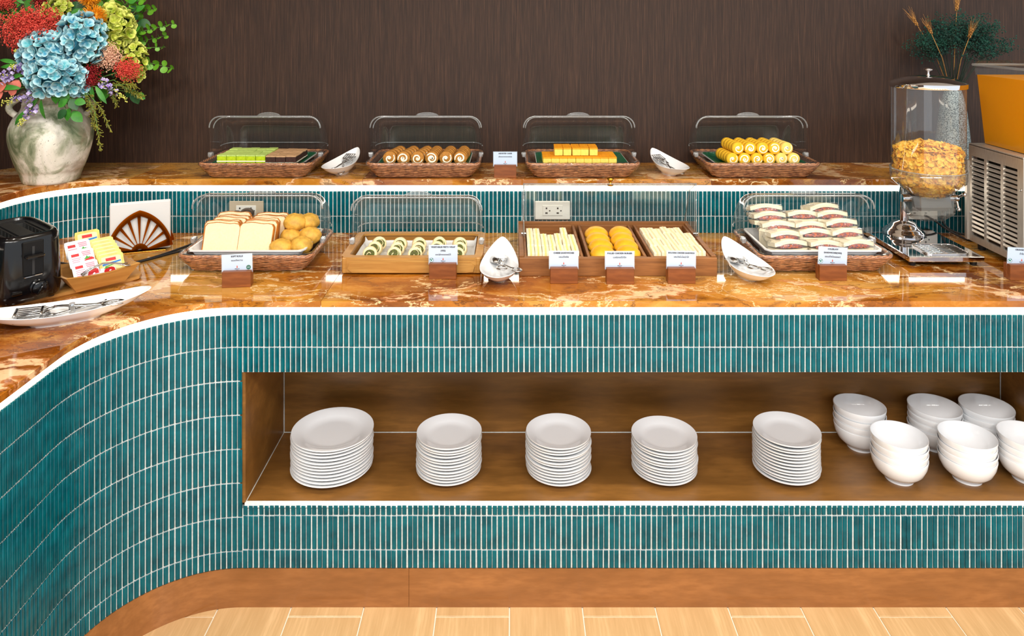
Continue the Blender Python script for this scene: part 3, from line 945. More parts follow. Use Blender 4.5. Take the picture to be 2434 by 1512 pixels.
TONGS_S, TONGS_B = tongs_spec('spoon'), tongs_spec('blade')
dishes = [(-0.040, 2.446, Z_CT, math.radians(-3), 'white teardrop dish with spoon tongs between bamboo tray and teak box', TONGS_S, 'steel spoon tongs with one ring hanging over the teardrop dish rim', 0.30, 1.25, (0.010, -0.004, 0.047)),
          (0.765, 2.452, Z_CT, math.radians(12), 'white teardrop dish with spoon tongs beside the coleslaw basket', TONGS_S, 'steel spoon tongs lying wholly inside the dish by the coleslaw basket', 0.04, 1.2, (0.002, 0.002, 0.044)),
          (-0.690, 3.045, Z_UP, math.radians(-16), 'small white tilted dish between the green cakes and brown rolls', TONGS_B, 'slotted tongs in the dish beside the green cakes', 0.1, 0.95, (0, 0.004, 0.036)),
          (0.632, 3.030, Z_UP, math.radians(18), 'small white tilted dish between the butter cakes and pale rolls', TONGS_B, 'slotted tongs in the dish beside the pale yellow rolls', 0.1, 0.95, (0, 0.004, 0.036))]
for x, y, z, rz, lab, tg, tlab, ta, tsc, off in dishes:
    place(TEAR, (x, y, z), (0, 0, rz), lab, 'teardrop dishes', scale=1.0 if z < 1 else 0.92)
    M = T(x, y, z, rz=rz) @ T(*off)
    p = M.translation
    place(tg, p, (-0.10 if z < 1 else 0.25, 0, rz + ta), tlab, 'serving tongs', scale=tsc)
place(LONG, (-1.245, 2.087, Z_CT), (0, 0, math.radians(27) - PI / 2), 'long white boat dish with slotted tongs in front of the toaster', 'dish')
place(TONGS_B, (-1.232, 2.094, Z_CT + 0.036), (0.0, 0, math.radians(27) + PI / 2 ), 'steel slotted tongs lying in the long boat dish', 'serving tongs', scale=1.5)
# ================================================================== food
M_GCAKE = plain('green_sponge', (196, 220, 12), 0.75, var=0.10, vscale=90, bump=0.5, bscale=500, sss=0.1)
M_GTOP = plain('pale_green_icing', (196, 224, 120), 0.7, var=0.10, vscale=60, bump=0.4, bscale=300)
M_CREAM = plain('cream_filling', (250, 246, 224), 0.5, bump=0.3, bscale=200)
M_CHOC = plain('chocolate_sponge', (72, 38, 28), 0.8, var=0.3, vscale=120, bump=0.7, bscale=500)
M_CHOCTOP = plain('mocha_icing', (206, 164, 120), 0.7, var=0.16, vscale=70, bump=0.4, bscale=300)
M_BROLL = plain('brown_roll_sponge', (190, 128, 46), 0.75, var=0.18, vscale=90, bump=0.5, bscale=500)
M_YCAKE = plain('butter_sponge', (255, 224, 104), 0.75, var=0.06, vscale=90, bump=0.5, bscale=500, sss=0.1)
M_YTOP = plain('orange_crust', (250, 164, 10), 0.7, var=0.10, vscale=80, bump=0.5, bscale=400)
M_YROLL = plain('yellow_roll_sponge', (252, 196, 36), 0.75, var=0.10, vscale=80, bump=0.5, bscale=500, sss=0.1)
M_PROLL = plain('pale_roll_sponge', (252, 216, 110), 0.75, var=0.08, vscale=80, bump=0.5, bscale=500, sss=0.1)
M_CRUST = plain('bread_crust', (198, 118, 30), 0.7, var=0.22, vscale=60, bump=0.3, bscale=200)
M_CRUMB = plain('bread_crumb', (246, 226, 184), 0.85, var=0.06, vscale=160, bump=0.5, bscale=600, sss=0.1)
M_BUN = plain('soft_roll_crust', (232, 178, 70), 0.6, var=0.2, vscale=40, bump=1.0, bscale=60)
M_BURGER = plain('glazed_bun', (244, 180, 36), 0.40, var=0.12, vscale=30, bump=0.1, bscale=100)
M_FILL = plain('pulled_chicken', (140, 84, 34), 0.6, var=0.4, vscale=160, bump=0.8, bscale=200)
M_WHITEBREAD = plain('white_bread', (250, 238, 206), 0.85, var=0.04, vscale=160, bump=0.5, bscale=500, sss=0.1)
M_CHEESE = plain('cheese_slice', (252, 232, 140), 0.5, var=0.08, vscale=80)
M_BOLOGNA = plain('pale_bologna', (250, 226, 170), 0.5, var=0.06, vscale=80)
M_TORTILLA = plain('tortilla', (246, 226, 176), 0.7, var=0.08, vscale=60, bump=0.2, bscale=160)
M_PESTO = plain('pesto_filling', (96, 112, 22), 0.6, col2=(66, 48, 18), vscale=220, bump=0.8, bscale=300)
M_SLAW = plain('purple_slaw', (84, 40, 92), 0.5, col2=(228, 116, 46), vscale=190, bump=1.0, bscale=220)
M_WRAP = clear('sandwich_wrap', (0.985, 0.985, 0.985), 1.4, 0.06, 1.3, haze=0.03, bump=0.9, bscale=60)

def disc(r, t, n=26, jit=0.0, bev=0.002):
    """short cylinder, axis along local y, resting on z = 0"""
    m = MB(); rings = []
    for rr, y in ((r - bev, -t / 2), (r, -t / 2 + bev), (r, t / 2 - bev), (r - bev, t / 2)):
        rings.append([((rr + RND.uniform(-jit, jit)) * math.cos(2 * PI * i / n), y, r + (rr + RND.uniform(-jit, jit)) * math.sin(2 * PI * i / n)) for i in range(n)])
    return m.loft(rings)
def spiral(r, t, turns, w, a0, inner=0.12, n=34):
    """a ribbon wound up inside a disc, a hair proud of both faces"""
    L, R_ = [], []
    for i in range(n + 1):
        k = i / n
        a = a0 + turns * 2 * PI * k
        rad = r * (inner + (0.80 - inner) * k)
        ww = w * (1.6 - 0.9 * k) * (0.8 + 0.4 * RND.random())
        c = Vector((math.cos(a), math.sin(a)))
        L.append((c.x * (rad - ww / 2), r + c.y * (rad - ww / 2))); R_.append((c.x * (rad + ww / 2), r + c.y * (rad + ww / 2)))
    rings = []
    for (x0, z0), (x1, z1) in zip(L, R_):
        rings.append([(x0, -t / 2, z0), (x1, -t / 2, z1), (x1, t / 2, z1), (x0, t / 2, z0)])
    return MB().loft(rings)
def roll_spec(name, cat, r, t, mat, cream, variants=4, turns=1.35, w=0.0045):
    out = []
    for k in range(variants):
        sp = Spec(name, cat, disc(r, t, jit=r * 0.02).mesh('sponge', mat, 60))
        sw_ = spiral(r, t + 0.0012, turns + (k - 1.5) * 0.16, w * (1.0 + 0.25 * (k % 2)), k * 1.7, inner=0.10)
        cb_ = [(r * 0.20 * math.cos(q * PI / 4) * RND.uniform(.6, 1.3), r + r * 0.20 * math.sin(q * PI / 4) * RND.uniform(.6, 1.3)) for q in range(8)]
        sw_.loft([[(x, -t / 2 - 0.0006, z) for x, z in cb_], [(x, t / 2 + 0.0006, z) for x, z in cb_]])
        sp.part('cream_swirl', sw_.mesh('cream_swirl', cream, 30))
        out.append(sp)
    return out
TF = Z_UP + TZ + 0.005         # the green trays' floor

# ------------------------------------------------------------------ green and chocolate layer cakes
def cake_spec(name, w, d, h, m_body, m_top, layers):
    sp = Spec(name, 'cake', MB().cbox((0, 0, h / 2 - 0.002), (w, d, h - 0.004), 0.0015, jit=0.0004).mesh('sponge', m_body, 30))
    sp.part('icing', MB().cbox((0, 0, h - 0.0028), (w + 0.0006, d + 0.0006, 0.0056), 0.0012, jit=0.0004).mesh('icing', m_top, 30))
    for z, tz in layers:
        sp.part('cream_layer', MB().box((0, 0, z), (w + 0.0014, d + 0.0014, tz)).mesh('cream_layer', M_CREAM, 0))
    return sp
g_sp = cake_spec('green_cake_square', 0.0370, 0.042, 0.037, M_GCAKE, M_GTOP, [(0.014, 0.0040)])
c_sp = cake_spec('chocolate_cake_square', 0.0390, 0.042, 0.035, M_CHOC, M_CHOCTOP, [(0.008, 0.0040)])
COLN = ['outermost', 'second', 'third', 'fourth', 'innermost']
for j in range(4):
    for i in range(5):
        place(g_sp, (-1.150 + i * 0.0382, 2.982 + j * 0.0435 + RND.uniform(-.001, .001), TF + 0.0003), (0, 0, RND.uniform(-.03, .03)),
              f'green layer cake square, {COLN[i]} of the {["front", "second", "third", "back"][j]} row in its basket', 'green cake squares', scale=(1, 1, 1 + RND.uniform(-.03, .06)))
    for i in range(3):
        place(c_sp, (-0.957 + i * 0.0402, 2.982 + j * 0.0435 + RND.uniform(-.001, .001), TF + 0.0003), (0, 0, RND.uniform(-.03, .03)),
              f'chocolate layer cake square, {["next to the green cakes", "middle", "outermost"][i]} of the {["front", "second", "third", "back"][j]} row', 'chocolate cake squares', scale=(1, 1, 1 + RND.uniform(-.03, .05)))

# ------------------------------------------------------------------ brown cream rolls
br = roll_spec('cream_roll_slice', 'cake roll', 0.0265, 0.0265, M_BROLL, M_CREAM)
for i, x in enumerate((-0.486, -0.430, -0.374, -0.318, -0.262, -0.206)):
    for j in range(5):
        xx = x + j * (0.006 if i < 3 else 0.002) + RND.uniform(-.001, .001)
        place(br[(i + j) % 4], (xx, 2.972 + j * 0.0290, TF + 0.0003), (0, 0, RND.uniform(-.06, .06)),
              f'brown cream roll slice, {["front", "second", "third", "fourth", "back"][j]} piece of the {ORD[i]} log from the green cakes', 'brown cream roll slices')

# ------------------------------------------------------------------ butter cake cubes
y_sp = cake_spec('butter_cake_cube', 0.0318, 0.0318, 0.030, M_YCAKE, M_YTOP, [])
for j in range(4):
    for i in range(9):
        if (j == 3 and i in (3, 4)): continue
        place(y_sp, (0.139 + i * 0.0326, 2.976 + j * 0.0326, TF + 0.0003), (0, 0, RND.uniform(-.04, .04)),
              f'butter cake cube, lower layer, {["front", "second", "third", "back"][j]} row, {ORD[i]} from the cakes card', 'butter cake cubes')
for j in range(3):
    for i in range(5):
        place(y_sp, (0.187 + i * 0.0350 + RND.uniform(-.001, .001), 3.004 + j * 0.0325, TF + 0.0318), (0, 0, RND.uniform(-.08, .08)),
              f'butter cake cube, upper layer, {["front", "second", "back"][j]} row, {ORD[i]} from the cakes card', 'butter cake cubes', scale=1.02)

# ------------------------------------------------------------------ pale yellow cream rolls, two layers
yr = roll_spec('cream_roll_slice', 'cake roll', 0.0238, 0.0240, M_YROLL, M_CREAM, w=0.0038)
pr2 = roll_spec('cream_roll_slice', 'cake roll', 0.0238, 0.0240, M_PROLL, M_CREAM, w=0.0034)
for lay_, xs, z, y0 in (('lower', (0.872, 0.9205, 0.969, 1.0175, 1.066, 1.1145), 0.0003, 2.966), ('upper', (0.896, 0.9445, 0.993, 1.0415, 1.0900), 0.0415, 2.974)):
    for i, x in enumerate(xs):
        for j in range(5):
            pale = (lay_ == 'lower' and i >= 4) or (lay_ == 'upper' and i == 4)
            place((pr2 if pale else yr)[(i + j) % 4], (x - j * 0.0025, y0 + j * 0.0262 + RND.uniform(-.001, .001), TF + z), (0, 0, 0.08 + RND.uniform(-.05, .05)),
                  f'{"pale" if pale else "golden"} yellow cream roll slice, {["front", "second", "third", "fourth", "back"][j]} of the {ORD[i]} {lay_} log', 'yellow cream roll slices')

# ------------------------------------------------------------------ bread slices and soft rolls
DF = Z_CT + 0.034 + 0.0045
def bread_outline(s=1.0, n=5):
    w, h = 0.118, 0.108
    p = [(-w / 2, 0.004), (-w / 2 + 0.004, 0), (w / 2 - 0.004, 0), (w / 2, 0.004), (w / 2 + 0.001, h - 0.012), (w / 2 - 0.006, h - 0.002)]
    p += [(w / 2 - 0.02 - (w - 0.04) * i / n, h + 0.001 * math.sin(PI * i / n) - 0.002 * math.sin(2 * PI * i / n)) for i in range(n + 1)]
    p += [(-w / 2 + 0.006, h - 0.002), (-w / 2 - 0.001, h - 0.012)]
    return [(x * s, (y - h / 2) * s + h / 2) for x, y in p]
bs = Spec('bread_slice', 'bread', MB().prism(bread_outline(), -0.0070, 0.0070, T(rx=PI / 2)).mesh('crust', M_CRUST, 40))
bs.part('crumb', MB().prism(bread_outline(0.955), -0.0074, 0.0074, T(rx=PI / 2)).mesh('crumb', M_CRUMB, 40), label='soft white crumb')
for c, (x, wob, lab) in enumerate(((-0.993, 0.0, 'row by the basket end'), (-0.875, 0.004, 'row by the soft rolls'))):
    for j in range(7):
        place(bs, (x + wob * j * 0.5 + RND.uniform(-.008, .008), 2.530 + j * 0.0215, DF + 0.003 + (RND.uniform(-.001, .006) if j else 0)), (math.radians(-24 + RND.uniform(-4, 5)), RND.uniform(-.04, .04), RND.uniform(-.08, .08)),
              f'slice of white bread, {ORD[j]} from the front of the {lab}', 'white bread slices')
def roll_mesh(seed):
    m = MB().ell((0, 0, 0.030), (0.040, 0.036, 0.030), 30, 18, amp=0.10, freq=2.6, seed=seed)
    return m.mesh('soft_roll', M_BUN, 180)
rolls = [Spec('soft_roll', 'bread roll', roll_mesh(k * 3.1)) for k in range(3)]
for k, (x, y, z, rx, rz, w) in enumerate(((-0.782, 2.535, 0.0, 0.1, 0.2, 'lying against the front of the dish next to the bread'), (-0.722, 2.545, 0.006, 0.2, 1.4, 'the cracked one at the front corner of the dish'),
                                          (-0.776, 2.605, 0.014, 0.2, 2.2, 'half hidden behind the front rolls'), (-0.768, 2.640, 0.060, 0.3, 0.6, 'on top leaning against the bread slices'),
                                          (-0.728, 2.668, 0.052, 0.1, 1.0, 'on top at the back of the pile'), (-0.706, 2.612, 0.018, 0.0, 2.8, 'against the end of the dish'))):
    place(rolls[k % 3], (x, y, DF + z), (rx, 0, rz), f'golden soft roll {w}', 'soft rolls')

# ------------------------------------------------------------------ vegetable pesto wraps
wr = []
for k in range(4):
    sp = Spec('wrap_slice', 'wrap', disc(0.0245, 0.034, jit=0.0006, bev=0.004).mesh('tortilla', M_TORTILLA, 60))
    f = MB()
    rings = []
    for rr, y in ((0.0178, -0.0172), (0.0178, 0.0172)):
        rings.append([(rr * math.cos(2 * PI * i / 22) * (1 + RND.uniform(-.06, .06)), y + RND.uniform(-.0008, .0002) * (1 if y < 0 else -1), 0.0242 + rr * math.sin(2 * PI * i / 22) * 0.9) for i in range(22)])
    f.loft(rings)
    sp.part('filling', f.mesh('filling', M_PESTO, 40), label='dark green pesto filling')
    sp.part('tortilla_swirl', spiral(0.0245, 0.0356, 1.1, 0.0018, k * 1.3 + 0.6, 0.15).mesh('tortilla_swirl', M_TORTILLA, 30))
    wr.append(sp)
cols = [(-0.478, -0.470, 3), (-0.400, -0.395, 3), (-0.327, -0.325, 3), (-0.262, -0.258, 3), (-0.185, -0.180, 3)]
WZ = Z_CT + 0.0215
for i, (xf, xb, n) in enumerate(cols):
    for j in range(n):
        k = j / (n - 1)
        place(wr[(i + j) % 4], (xf + (xb - xf) * k + RND.uniform(-.003, .003), 2.522 + j * 0.056 + (0.008 if i in (0, 3) else 0), WZ + 0.002), (math.radians(-16 + RND.uniform(-6, 6)), 0, RND.uniform(-.2, .2) + 0.15),
              f'vegetable pesto wrap slice, {["front", "middle", "back"][j]} piece of the {ORD[i]} line from the bread basket', 'pesto wrap slices')

# ------------------------------------------------------------------ sandwich fingers and burgers in the teak box
def finger(w, d, h, m_fill, nm):
    sp = Spec(nm, 'sandwich', MB().cbox((0, 0, h / 2), (w, d, h), 0.0012, jit=0.0006).mesh('bread', M_WHITEBREAD, 30))
    sp.part('filling', MB().box((0, 0, h / 2 + 0.0002), (w * 0.24, d + 0.0006, h + 0.0008)).mesh('filling', m_fill, 0))
    return sp
ch_sp = finger(0.0238, 0.070, 0.048, M_CHEESE, 'cheese_sandwich_finger')
bo_sp = finger(0.0238, 0.070, 0.050, M_BOLOGNA, 'bologna_sandwich_finger')
CF = BZF + 0.0062
ROWN = ['front', 'second', 'third', 'back']
for j in range(4):
    for i in range(7):
        if j == 3 and i in (2, 3, 4, 6): continue
        place(ch_sp, (COMP[0] - 0.0745 + i * 0.0247, 2.520 + j * 0.0735 + RND.uniform(-.002, .002), CF + 0.0002), (0, 0, RND.uniform(-.02, .02)),
              f'cheese sandwich finger, {ROWN[j]} row, {ORD[i]} from the outer end of the teak box', 'cheese sandwich fingers', scale=(1, 1, 1 + RND.uniform(-.07, .10)))
for j in range(4):
    for i in range(7):
        if j == 3 and i == 6: continue
        place(bo_sp, (COMP[2] - 0.0740 + i * 0.0247, 2.520 + j * 0.0735 + RND.uniform(-.002, .002), CF + 0.0002), (0, 0, RND.uniform(-.02, .02)),
              f'bologna sandwich finger, {ROWN[j]} row, {ORD[i]} from the burgers', 'bologna sandwich fingers', scale=(1, 1, 1 + RND.uniform(-.07, .10)))
bg = Spec('chicken_burger', 'burger', MB().lathe([(0.001, 0.020), (0.034, 0.0205), (0.041, 0.023), (0.043, 0.029), (0.040, 0.038), (0.031, 0.047), (0.018, 0.0525), (0.001, 0.054)], 30).mesh('top_bun', M_BURGER, 60))
bg.part('bottom_bun', MB().lathe([(0.001, 0.0), (0.034, 0.0), (0.040, 0.004), (0.041, 0.012), (0.038, 0.015), (0.001, 0.015)], 30).mesh('bottom_bun', M_BURGER, 60))
ff = MB()
for k in range(70):
    a = RND.uniform(0, 2 * PI); r_ = RND.uniform(0.020, 0.041)
    ff.ell((r_ * math.cos(a), r_ * math.sin(a), 0.0175 + RND.uniform(-.003, .003)), (0.008, 0.003, 0.003), 6, 4, None)
ff.lathe([(0.001, 0.014), (0.036, 0.014), (0.037, 0.021), (0.001, 0.021)], 20)
bg.part('filling', ff.mesh('filling', M_FILL, 60))
for c in range(2):
    for j in range(4):
        place(bg, (COMP[1] - 0.043 + c * 0.086 + (j % 2) * 0.002, 2.525 + j * 0.066, CF + 0.004 + 0.003 * j), (math.radians(10 + RND.uniform(-3, 3)), RND.uniform(-.06, .06), RND.uniform(0, 6) * 0),
              f'golden chicken burger, {ROWN[j]} one of the line nearer the {["cheese", "bologna"][c]} sandwiches', 'chicken burgers')

# ------------------------------------------------------------------ wrapped coleslaw sandwiches
def slab_bread(top):
    m = MB(); rings = []
    nx2, ny2 = 9, 5
    W, D, H = 0.112, 0.062, 0.0140
    g = []
    for zz in (0, 1):
        grid = []
        for j in range(ny2):
            for i in range(nx2):
                x = -W / 2 + W * i / (nx2 - 1); y = -D / 2 + D * j / (ny2 - 1)
                bulge = 0.008 * math.cos(PI * x / W) ** 1.2 if abs(x) < W / 2 - 1e-6 else 0
                z = (0.0205 + (H if zz else 0) + bulge * 1.25) if top else (0.014 - (0 if zz else H) - 0.25 * bulge)
                grid.append((x, y, max(0.0, z + 0.0005)))
        g.append(grid)
    vs_ = g[0] + g[1]; n = nx2 * ny2; fs_ = []
    for j in range(ny2 - 1):
        for i in range(nx2 - 1):
            a = j * nx2 + i
            fs_.append((a, a + nx2, a + nx2 + 1, a + 1)); fs_.append((n + a, n + a + 1, n + a + nx2 + 1, n + a + nx2))
    edge = [i for i in range(nx2)] + [j * nx2 + nx2 - 1 for j in range(1, ny2)] + [(ny2 - 1) * nx2 + i for i in range(nx2 - 2, -1, -1)] + [j * nx2 for j in range(ny2 - 2, 0, -1)]
    for a, b in zip(edge, edge[1:] + edge[:1]): fs_.append((a, b, n + b, n + a))
    return m.add(vs_, fs_).mesh('bread', M_WHITEBREAD, 40)
def slaw_mesh(seed):
    r = random.Random(seed); m = MB()
    m.ell((0, 0, 0.0200), (0.037, 0.0306, 0.0075), 14, 6, amp=0.3, freq=3, seed=seed)
    for k in range(90):
        x = r.uniform(-0.036, 0.036); q = 1 - (x / 0.046) ** 2
        m.ell((x, -0.0300 - r.uniform(0, 0.004), 0.0180 + r.uniform(-.1, 1.35) * 0.0085 * q), (0.006, 0.0020, 0.0015), 5, 3, None)
    return m.mesh('slaw', M_SLAW, 60)
def wrap_mesh(seed):
    r = random.Random(seed); rings = []
    for x, s in ((-0.070, 0.25), (-0.061, 0.75), (-0.057, 1.0), (-0.03, 1.06), (0, 1.08), (0.03, 1.06), (0.057, 1.0), (0.061, 0.75), (0.070, 0.25)):
        rings.append([(x + r.uniform(-.001, .001), 0.036 * s * math.copysign(abs(math.cos(a)) ** 0.55, math.cos(a)) * (1 + r.uniform(-.02, .03)), 0.020 + 0.021 * s * math.copysign(abs(math.sin(a)) ** 0.7, math.sin(a)) * (1 + r.uniform(-.02, .06))) for a in [2 * PI * q / 16 for q in range(16)]])
    return MB().loft(rings).mesh('wrapper', M_WRAP, 180)
sw = []
for k in range(3):
    sp = Spec('wrapped_sandwich', 'sandwich')
    sp.part('bread', slab_bread(False)); sp.part('bread', slab_bread(True))
    sp.part('coleslaw', slaw_mesh(k + 1), label='purple and orange coleslaw filling'); sp.part('wrapper', wrap_mesh(k + 9), label='clear crinkled wrapper')
    sw.append(sp)
pile = []
for r_i, (y, z) in enumerate(((2.545, 0.004), (2.588, 0.028), (2.630, 0.050), (2.668, 0.070))):
    for c_i, x in enumerate((0.945, 1.055, 1.162)):
        pile.append((x - 0.010 * r_i + RND.uniform(-.006, .006), y, z + RND.uniform(-.002, .004) + (0.004 if c_i == 2 else 0), -0.16 + RND.uniform(-.08, .08), (0.02, 0.05, 0.14)[c_i] + RND.uniform(-.08, .08)))
pile += [(0.912, 2.700, 0.088, -0.25, -0.05), (1.112, 2.696, 0.092, -0.2, 0.22)]
PW = ['by the dish end facing the teak box', 'in the middle', 'by the dish end facing the cereal']
for k, (x, y, z, rx, rz) in enumerate(pile):
    row = min(k // 3, 4); col = (k % 3) if k < 12 else (0, 2)[k - 12]
    place(sw[k % 3], (x, y, DF + z + 0.004), (rx, RND.uniform(-.05, .05), rz), f'wrapped coleslaw sandwich {PW[col]}, {["front", "second", "third", "fourth", "rearmost"][row]} step of the pile', 'wrapped coleslaw sandwiches')
place(sw[1], (0.893, 2.612, DF + 0.020), (0.2, math.radians(62), 1.2), 'wrapped coleslaw sandwich standing on edge at the end of the pile', 'wrapped coleslaw sandwiches', scale=0.92)
# ================================================================== place cards
def text_mesh(s, size, mat, bold=0.0, width=None):
    cu = bpy.data.curves.new('lettering', 'FONT')
    cu.body = s; cu.size = size; cu.align_x = 'CENTER'; cu.align_y = 'CENTER'
    cu.resolution_u = 2; cu.extrude = 0.0001; cu.offset = bold
    o = bpy.data.objects.new('lettering', cu)
    COL.objects.link(o)
    bpy.context.view_layer.update()
    me = bpy.data.meshes.new_from_object(o.evaluated_get(bpy.context.evaluated_depsgraph_get()))
    bpy.data.objects.remove(o); bpy.data.curves.remove(cu)
    xs = [v.co.x for v in me.vertices]
    k = 1.0
    if width and xs and max(xs) - min(xs) > width: k = width / (max(xs) - min(xs))
    for v in me.vertices:
        v.co = Vector((v.co.x * k, v.co.z * -1.0, v.co.y))       # stand the text up, facing -y
    me.materials.clear(); me.materials.append(mat)
    me.name = 'lettering'
    return me
flame = MB().prism([(0, 0.0052), (0.0012, 0.002), (0.0013, 0.0002), (0.0021, -0.0006), (0.0019, -0.0024), (0.0008, -0.0034), (-0.0008, -0.0034), (-0.0019, -0.0024), (-0.0021, -0.0006), (-0.0013, 0.0002), (-0.0012, 0.002)], -0.0001, 0.0001, T(rx=PI / 2)).mesh('emblem', M_FLAME, 0)
logo_t = text_mesh('MIRACLE', 0.0036, M_INK, 0.00012)
line_me = MB().box((0, 0, 0), (0.006, 0.0002, 0.0006)).mesh('rule', M_INK, 0)
disc_me = MB().prism([(0.0072 * math.cos(2 * PI * i / 28), 0.0072 * math.sin(2 * PI * i / 28)) for i in range(28)], -0.0001, 0.0001, T(rx=PI / 2)).mesh('badge', M_VEG, 0)
disc_in = MB().prism([(0.0060 * math.cos(2 * PI * i / 28), 0.0060 * math.sin(2 * PI * i / 28)) for i in range(28)], -0.0002, 0.0002, T(rx=PI / 2)).mesh('badge_face', M_CARD, 0)
leafv = MB().prism([(-0.0040, 0.0032), (-0.0046, 0.0008), (-0.0008, -0.0044), (0.0010, -0.0040), (0.0054, 0.0046), (0.0024, 0.0036), (0.0005, -0.0010), (-0.0013, 0.0022)], -0.0003, 0.0003, T(rx=PI / 2)).mesh('leaf_mark', M_VEG, 0)
band_me = MB().box((0, -0.0003, 0), (0.0080, 0.0003, 0.0012)).mesh('badge_band', M_CARD, 0)
sleeve = clear('card_sleeve', (0.97, 0.98, 1.0), 1.45, 0.05, 1.0, haze=0.02)
def card(x, y, z, en, th, label, rz=0.0, badge=None, tilt=0.0, cw_=0.098, chh=0.062, roll=0.0, plainwhite=False):
    sp = Spec('place_card', 'sign')
    bw_, bh_, bd_ = 0.088, 0.050, 0.036
    b = MB().cbox((0, -bd_ * 0.25, bh_ / 2), (bw_, bd_ * 0.5 - 0.001, bh_), 0.001)
    b.cbox((0, bd_ * 0.25, bh_ / 2), (bw_, bd_ * 0.5 - 0.001, bh_), 0.001)
    b.box((0, 0, bh_ * 0.4), (bw_ - 0.002, 0.004, bh_ * 0.78))
    sp.part('wooden_block', b.mesh('wooden_block', M_BLOCK, 30))
    Mc = T(roll * 0.1, 0, bh_ - 0.010 + chh / 2, rx=-tilt, ry=roll)
    p = sp.part('card', MB().cbox((0, 0, 0), (cw_ - 0.004, 0.0006, chh - 0.004), 0.0002).mesh('card', M_CARD, 0), Mc)
    yf = -0.0005
    zt = chh / 2 - 0.009
    for s in en:
        sub(p, 'lettering', text_mesh(s, 0.0066, M_INK, 0.00042, cw_ - 0.014), T(0, yf, zt)); zt -= 0.0118
    sub(p, 'lettering', text_mesh(th, 0.0072, M_INK, 0.00020, cw_ - 0.02), T(0, yf, zt - 0.001))
    zl = -chh / 2 + 0.020
    sub(p, 'emblem', flame, T(0, yf, zl), label='small orange flame emblem')
    sub(p, 'lettering', logo_t, T(0, yf, zl - 0.0065)); sub(p, 'rule', line_me, T(0, yf, zl - 0.0098))
    if badge:
        bxp = -cw_ / 2 + 0.011 if badge == 'leaf' else cw_ / 2 - 0.014
        sub(p, 'badge', disc_me, T(bxp, yf, zl - 0.003))
        if badge == 'leaf':
            sub(p, 'badge_face', disc_in, T(bxp, yf - 0.0001, zl - 0.003)); sub(p, 'leaf_mark', leafv, T(bxp, yf - 0.0002, zl - 0.002))
        else:
            sub(p, 'badge_band', band_me, T(bxp, yf, zl - 0.003))
    sub(p, 'sleeve', MB().cbox((0, 0, 0), (cw_, 0.0016, chh), 0.0002).mesh('sleeve', sleeve, 0))
    return place(sp, (x, y, z), (0, 0, rz), label, 'place cards')
card(-0.868, 2.366, Z_CT, ['SOFT ROLLS'], 'ขนมปังหวาน', 'wooden block place card reading SOFT ROLLS', math.radians(6), 'disc', roll=-0.02)
card(-0.225, 2.441, Z_CT, ['VEGETABLES PESTO WRAP', '(VEG)'], 'แรปผักซอสเพสโต้', 'wooden block place card reading VEGETABLES PESTO WRAP', 0.0, 'leaf', chh=0.068)
card(0.166, 2.399, Z_CT, ['CHEESE SANDWICHES'], 'แซนด์วิชชีส', 'wooden block place card reading CHEESE SANDWICHES')
card(0.345, 2.395, Z_CT, ['PULLED CHICKEN BURGER'], 'เบอร์เกอร์ไก่ฉีก', 'wooden block place card reading PULLED CHICKEN BURGER')
card(0.541, 2.399, Z_CT, ['BOLOGNA CHICKEN SANDWICH'], 'แซนวิชโบโลญ่าไก่', 'wooden block place card reading BOLOGNA CHICKEN SANDWICH', roll=0.02)
card(1.035, 2.425, Z_CT, ['COLESLAW', 'SANDWICHES(VEG)'], 'แซนด์วิชโคลสลอว์', 'wooden block place card reading COLESLAW SANDWICHES', 0.0, 'leaf', roll=0.05, chh=0.066)
card(1.652, 2.430, Z_CT, ['ORANGE JUICE'], 'น้ำส้ม', 'wooden block place card reading ORANGE JUICE', 0.0, 'leaf', roll=0.05)
card(-0.027, 2.969, Z_UP, ['ASSORTED CAKES'], 'เค้กหลากหลายชนิด', 'wooden block place card reading ASSORTED CAKES', 0.0)
# ================================================================== toaster corner
rad = math.radians
# ------------------------------------------------------------------ bamboo board
bd_sp = Spec('bamboo_board', 'board', None)
outl = rr_even(0.56, 0.235, 0.03, 60)
mbb = MB()
mbb.loft([[(x * 0.97, y * 0.95, 0.0) for x, y in outl], [(x, y, 0.006) for x, y in outl], [(x, y, 0.014) for x, y in outl], [(x * 0.985, y * 0.97, 0.0165) for x, y in outl]])
bd_sp.me = mbb.mesh('board', M_BAMBOO_B, 40)
u, v_ = Vector((math.cos(rad(42)), math.sin(rad(42)))), Vector((-math.sin(rad(42)), math.cos(rad(42))))
cb = Vector((-1.190, 2.420)) - u * 0.28 + v_ * 0.1175
place(bd_sp, (cb.x, cb.y, Z_CT), (0, 0, rad(42)), 'light bamboo board under the black toaster and the jam tray', 'board')
ZB = Z_CT + 0.0165

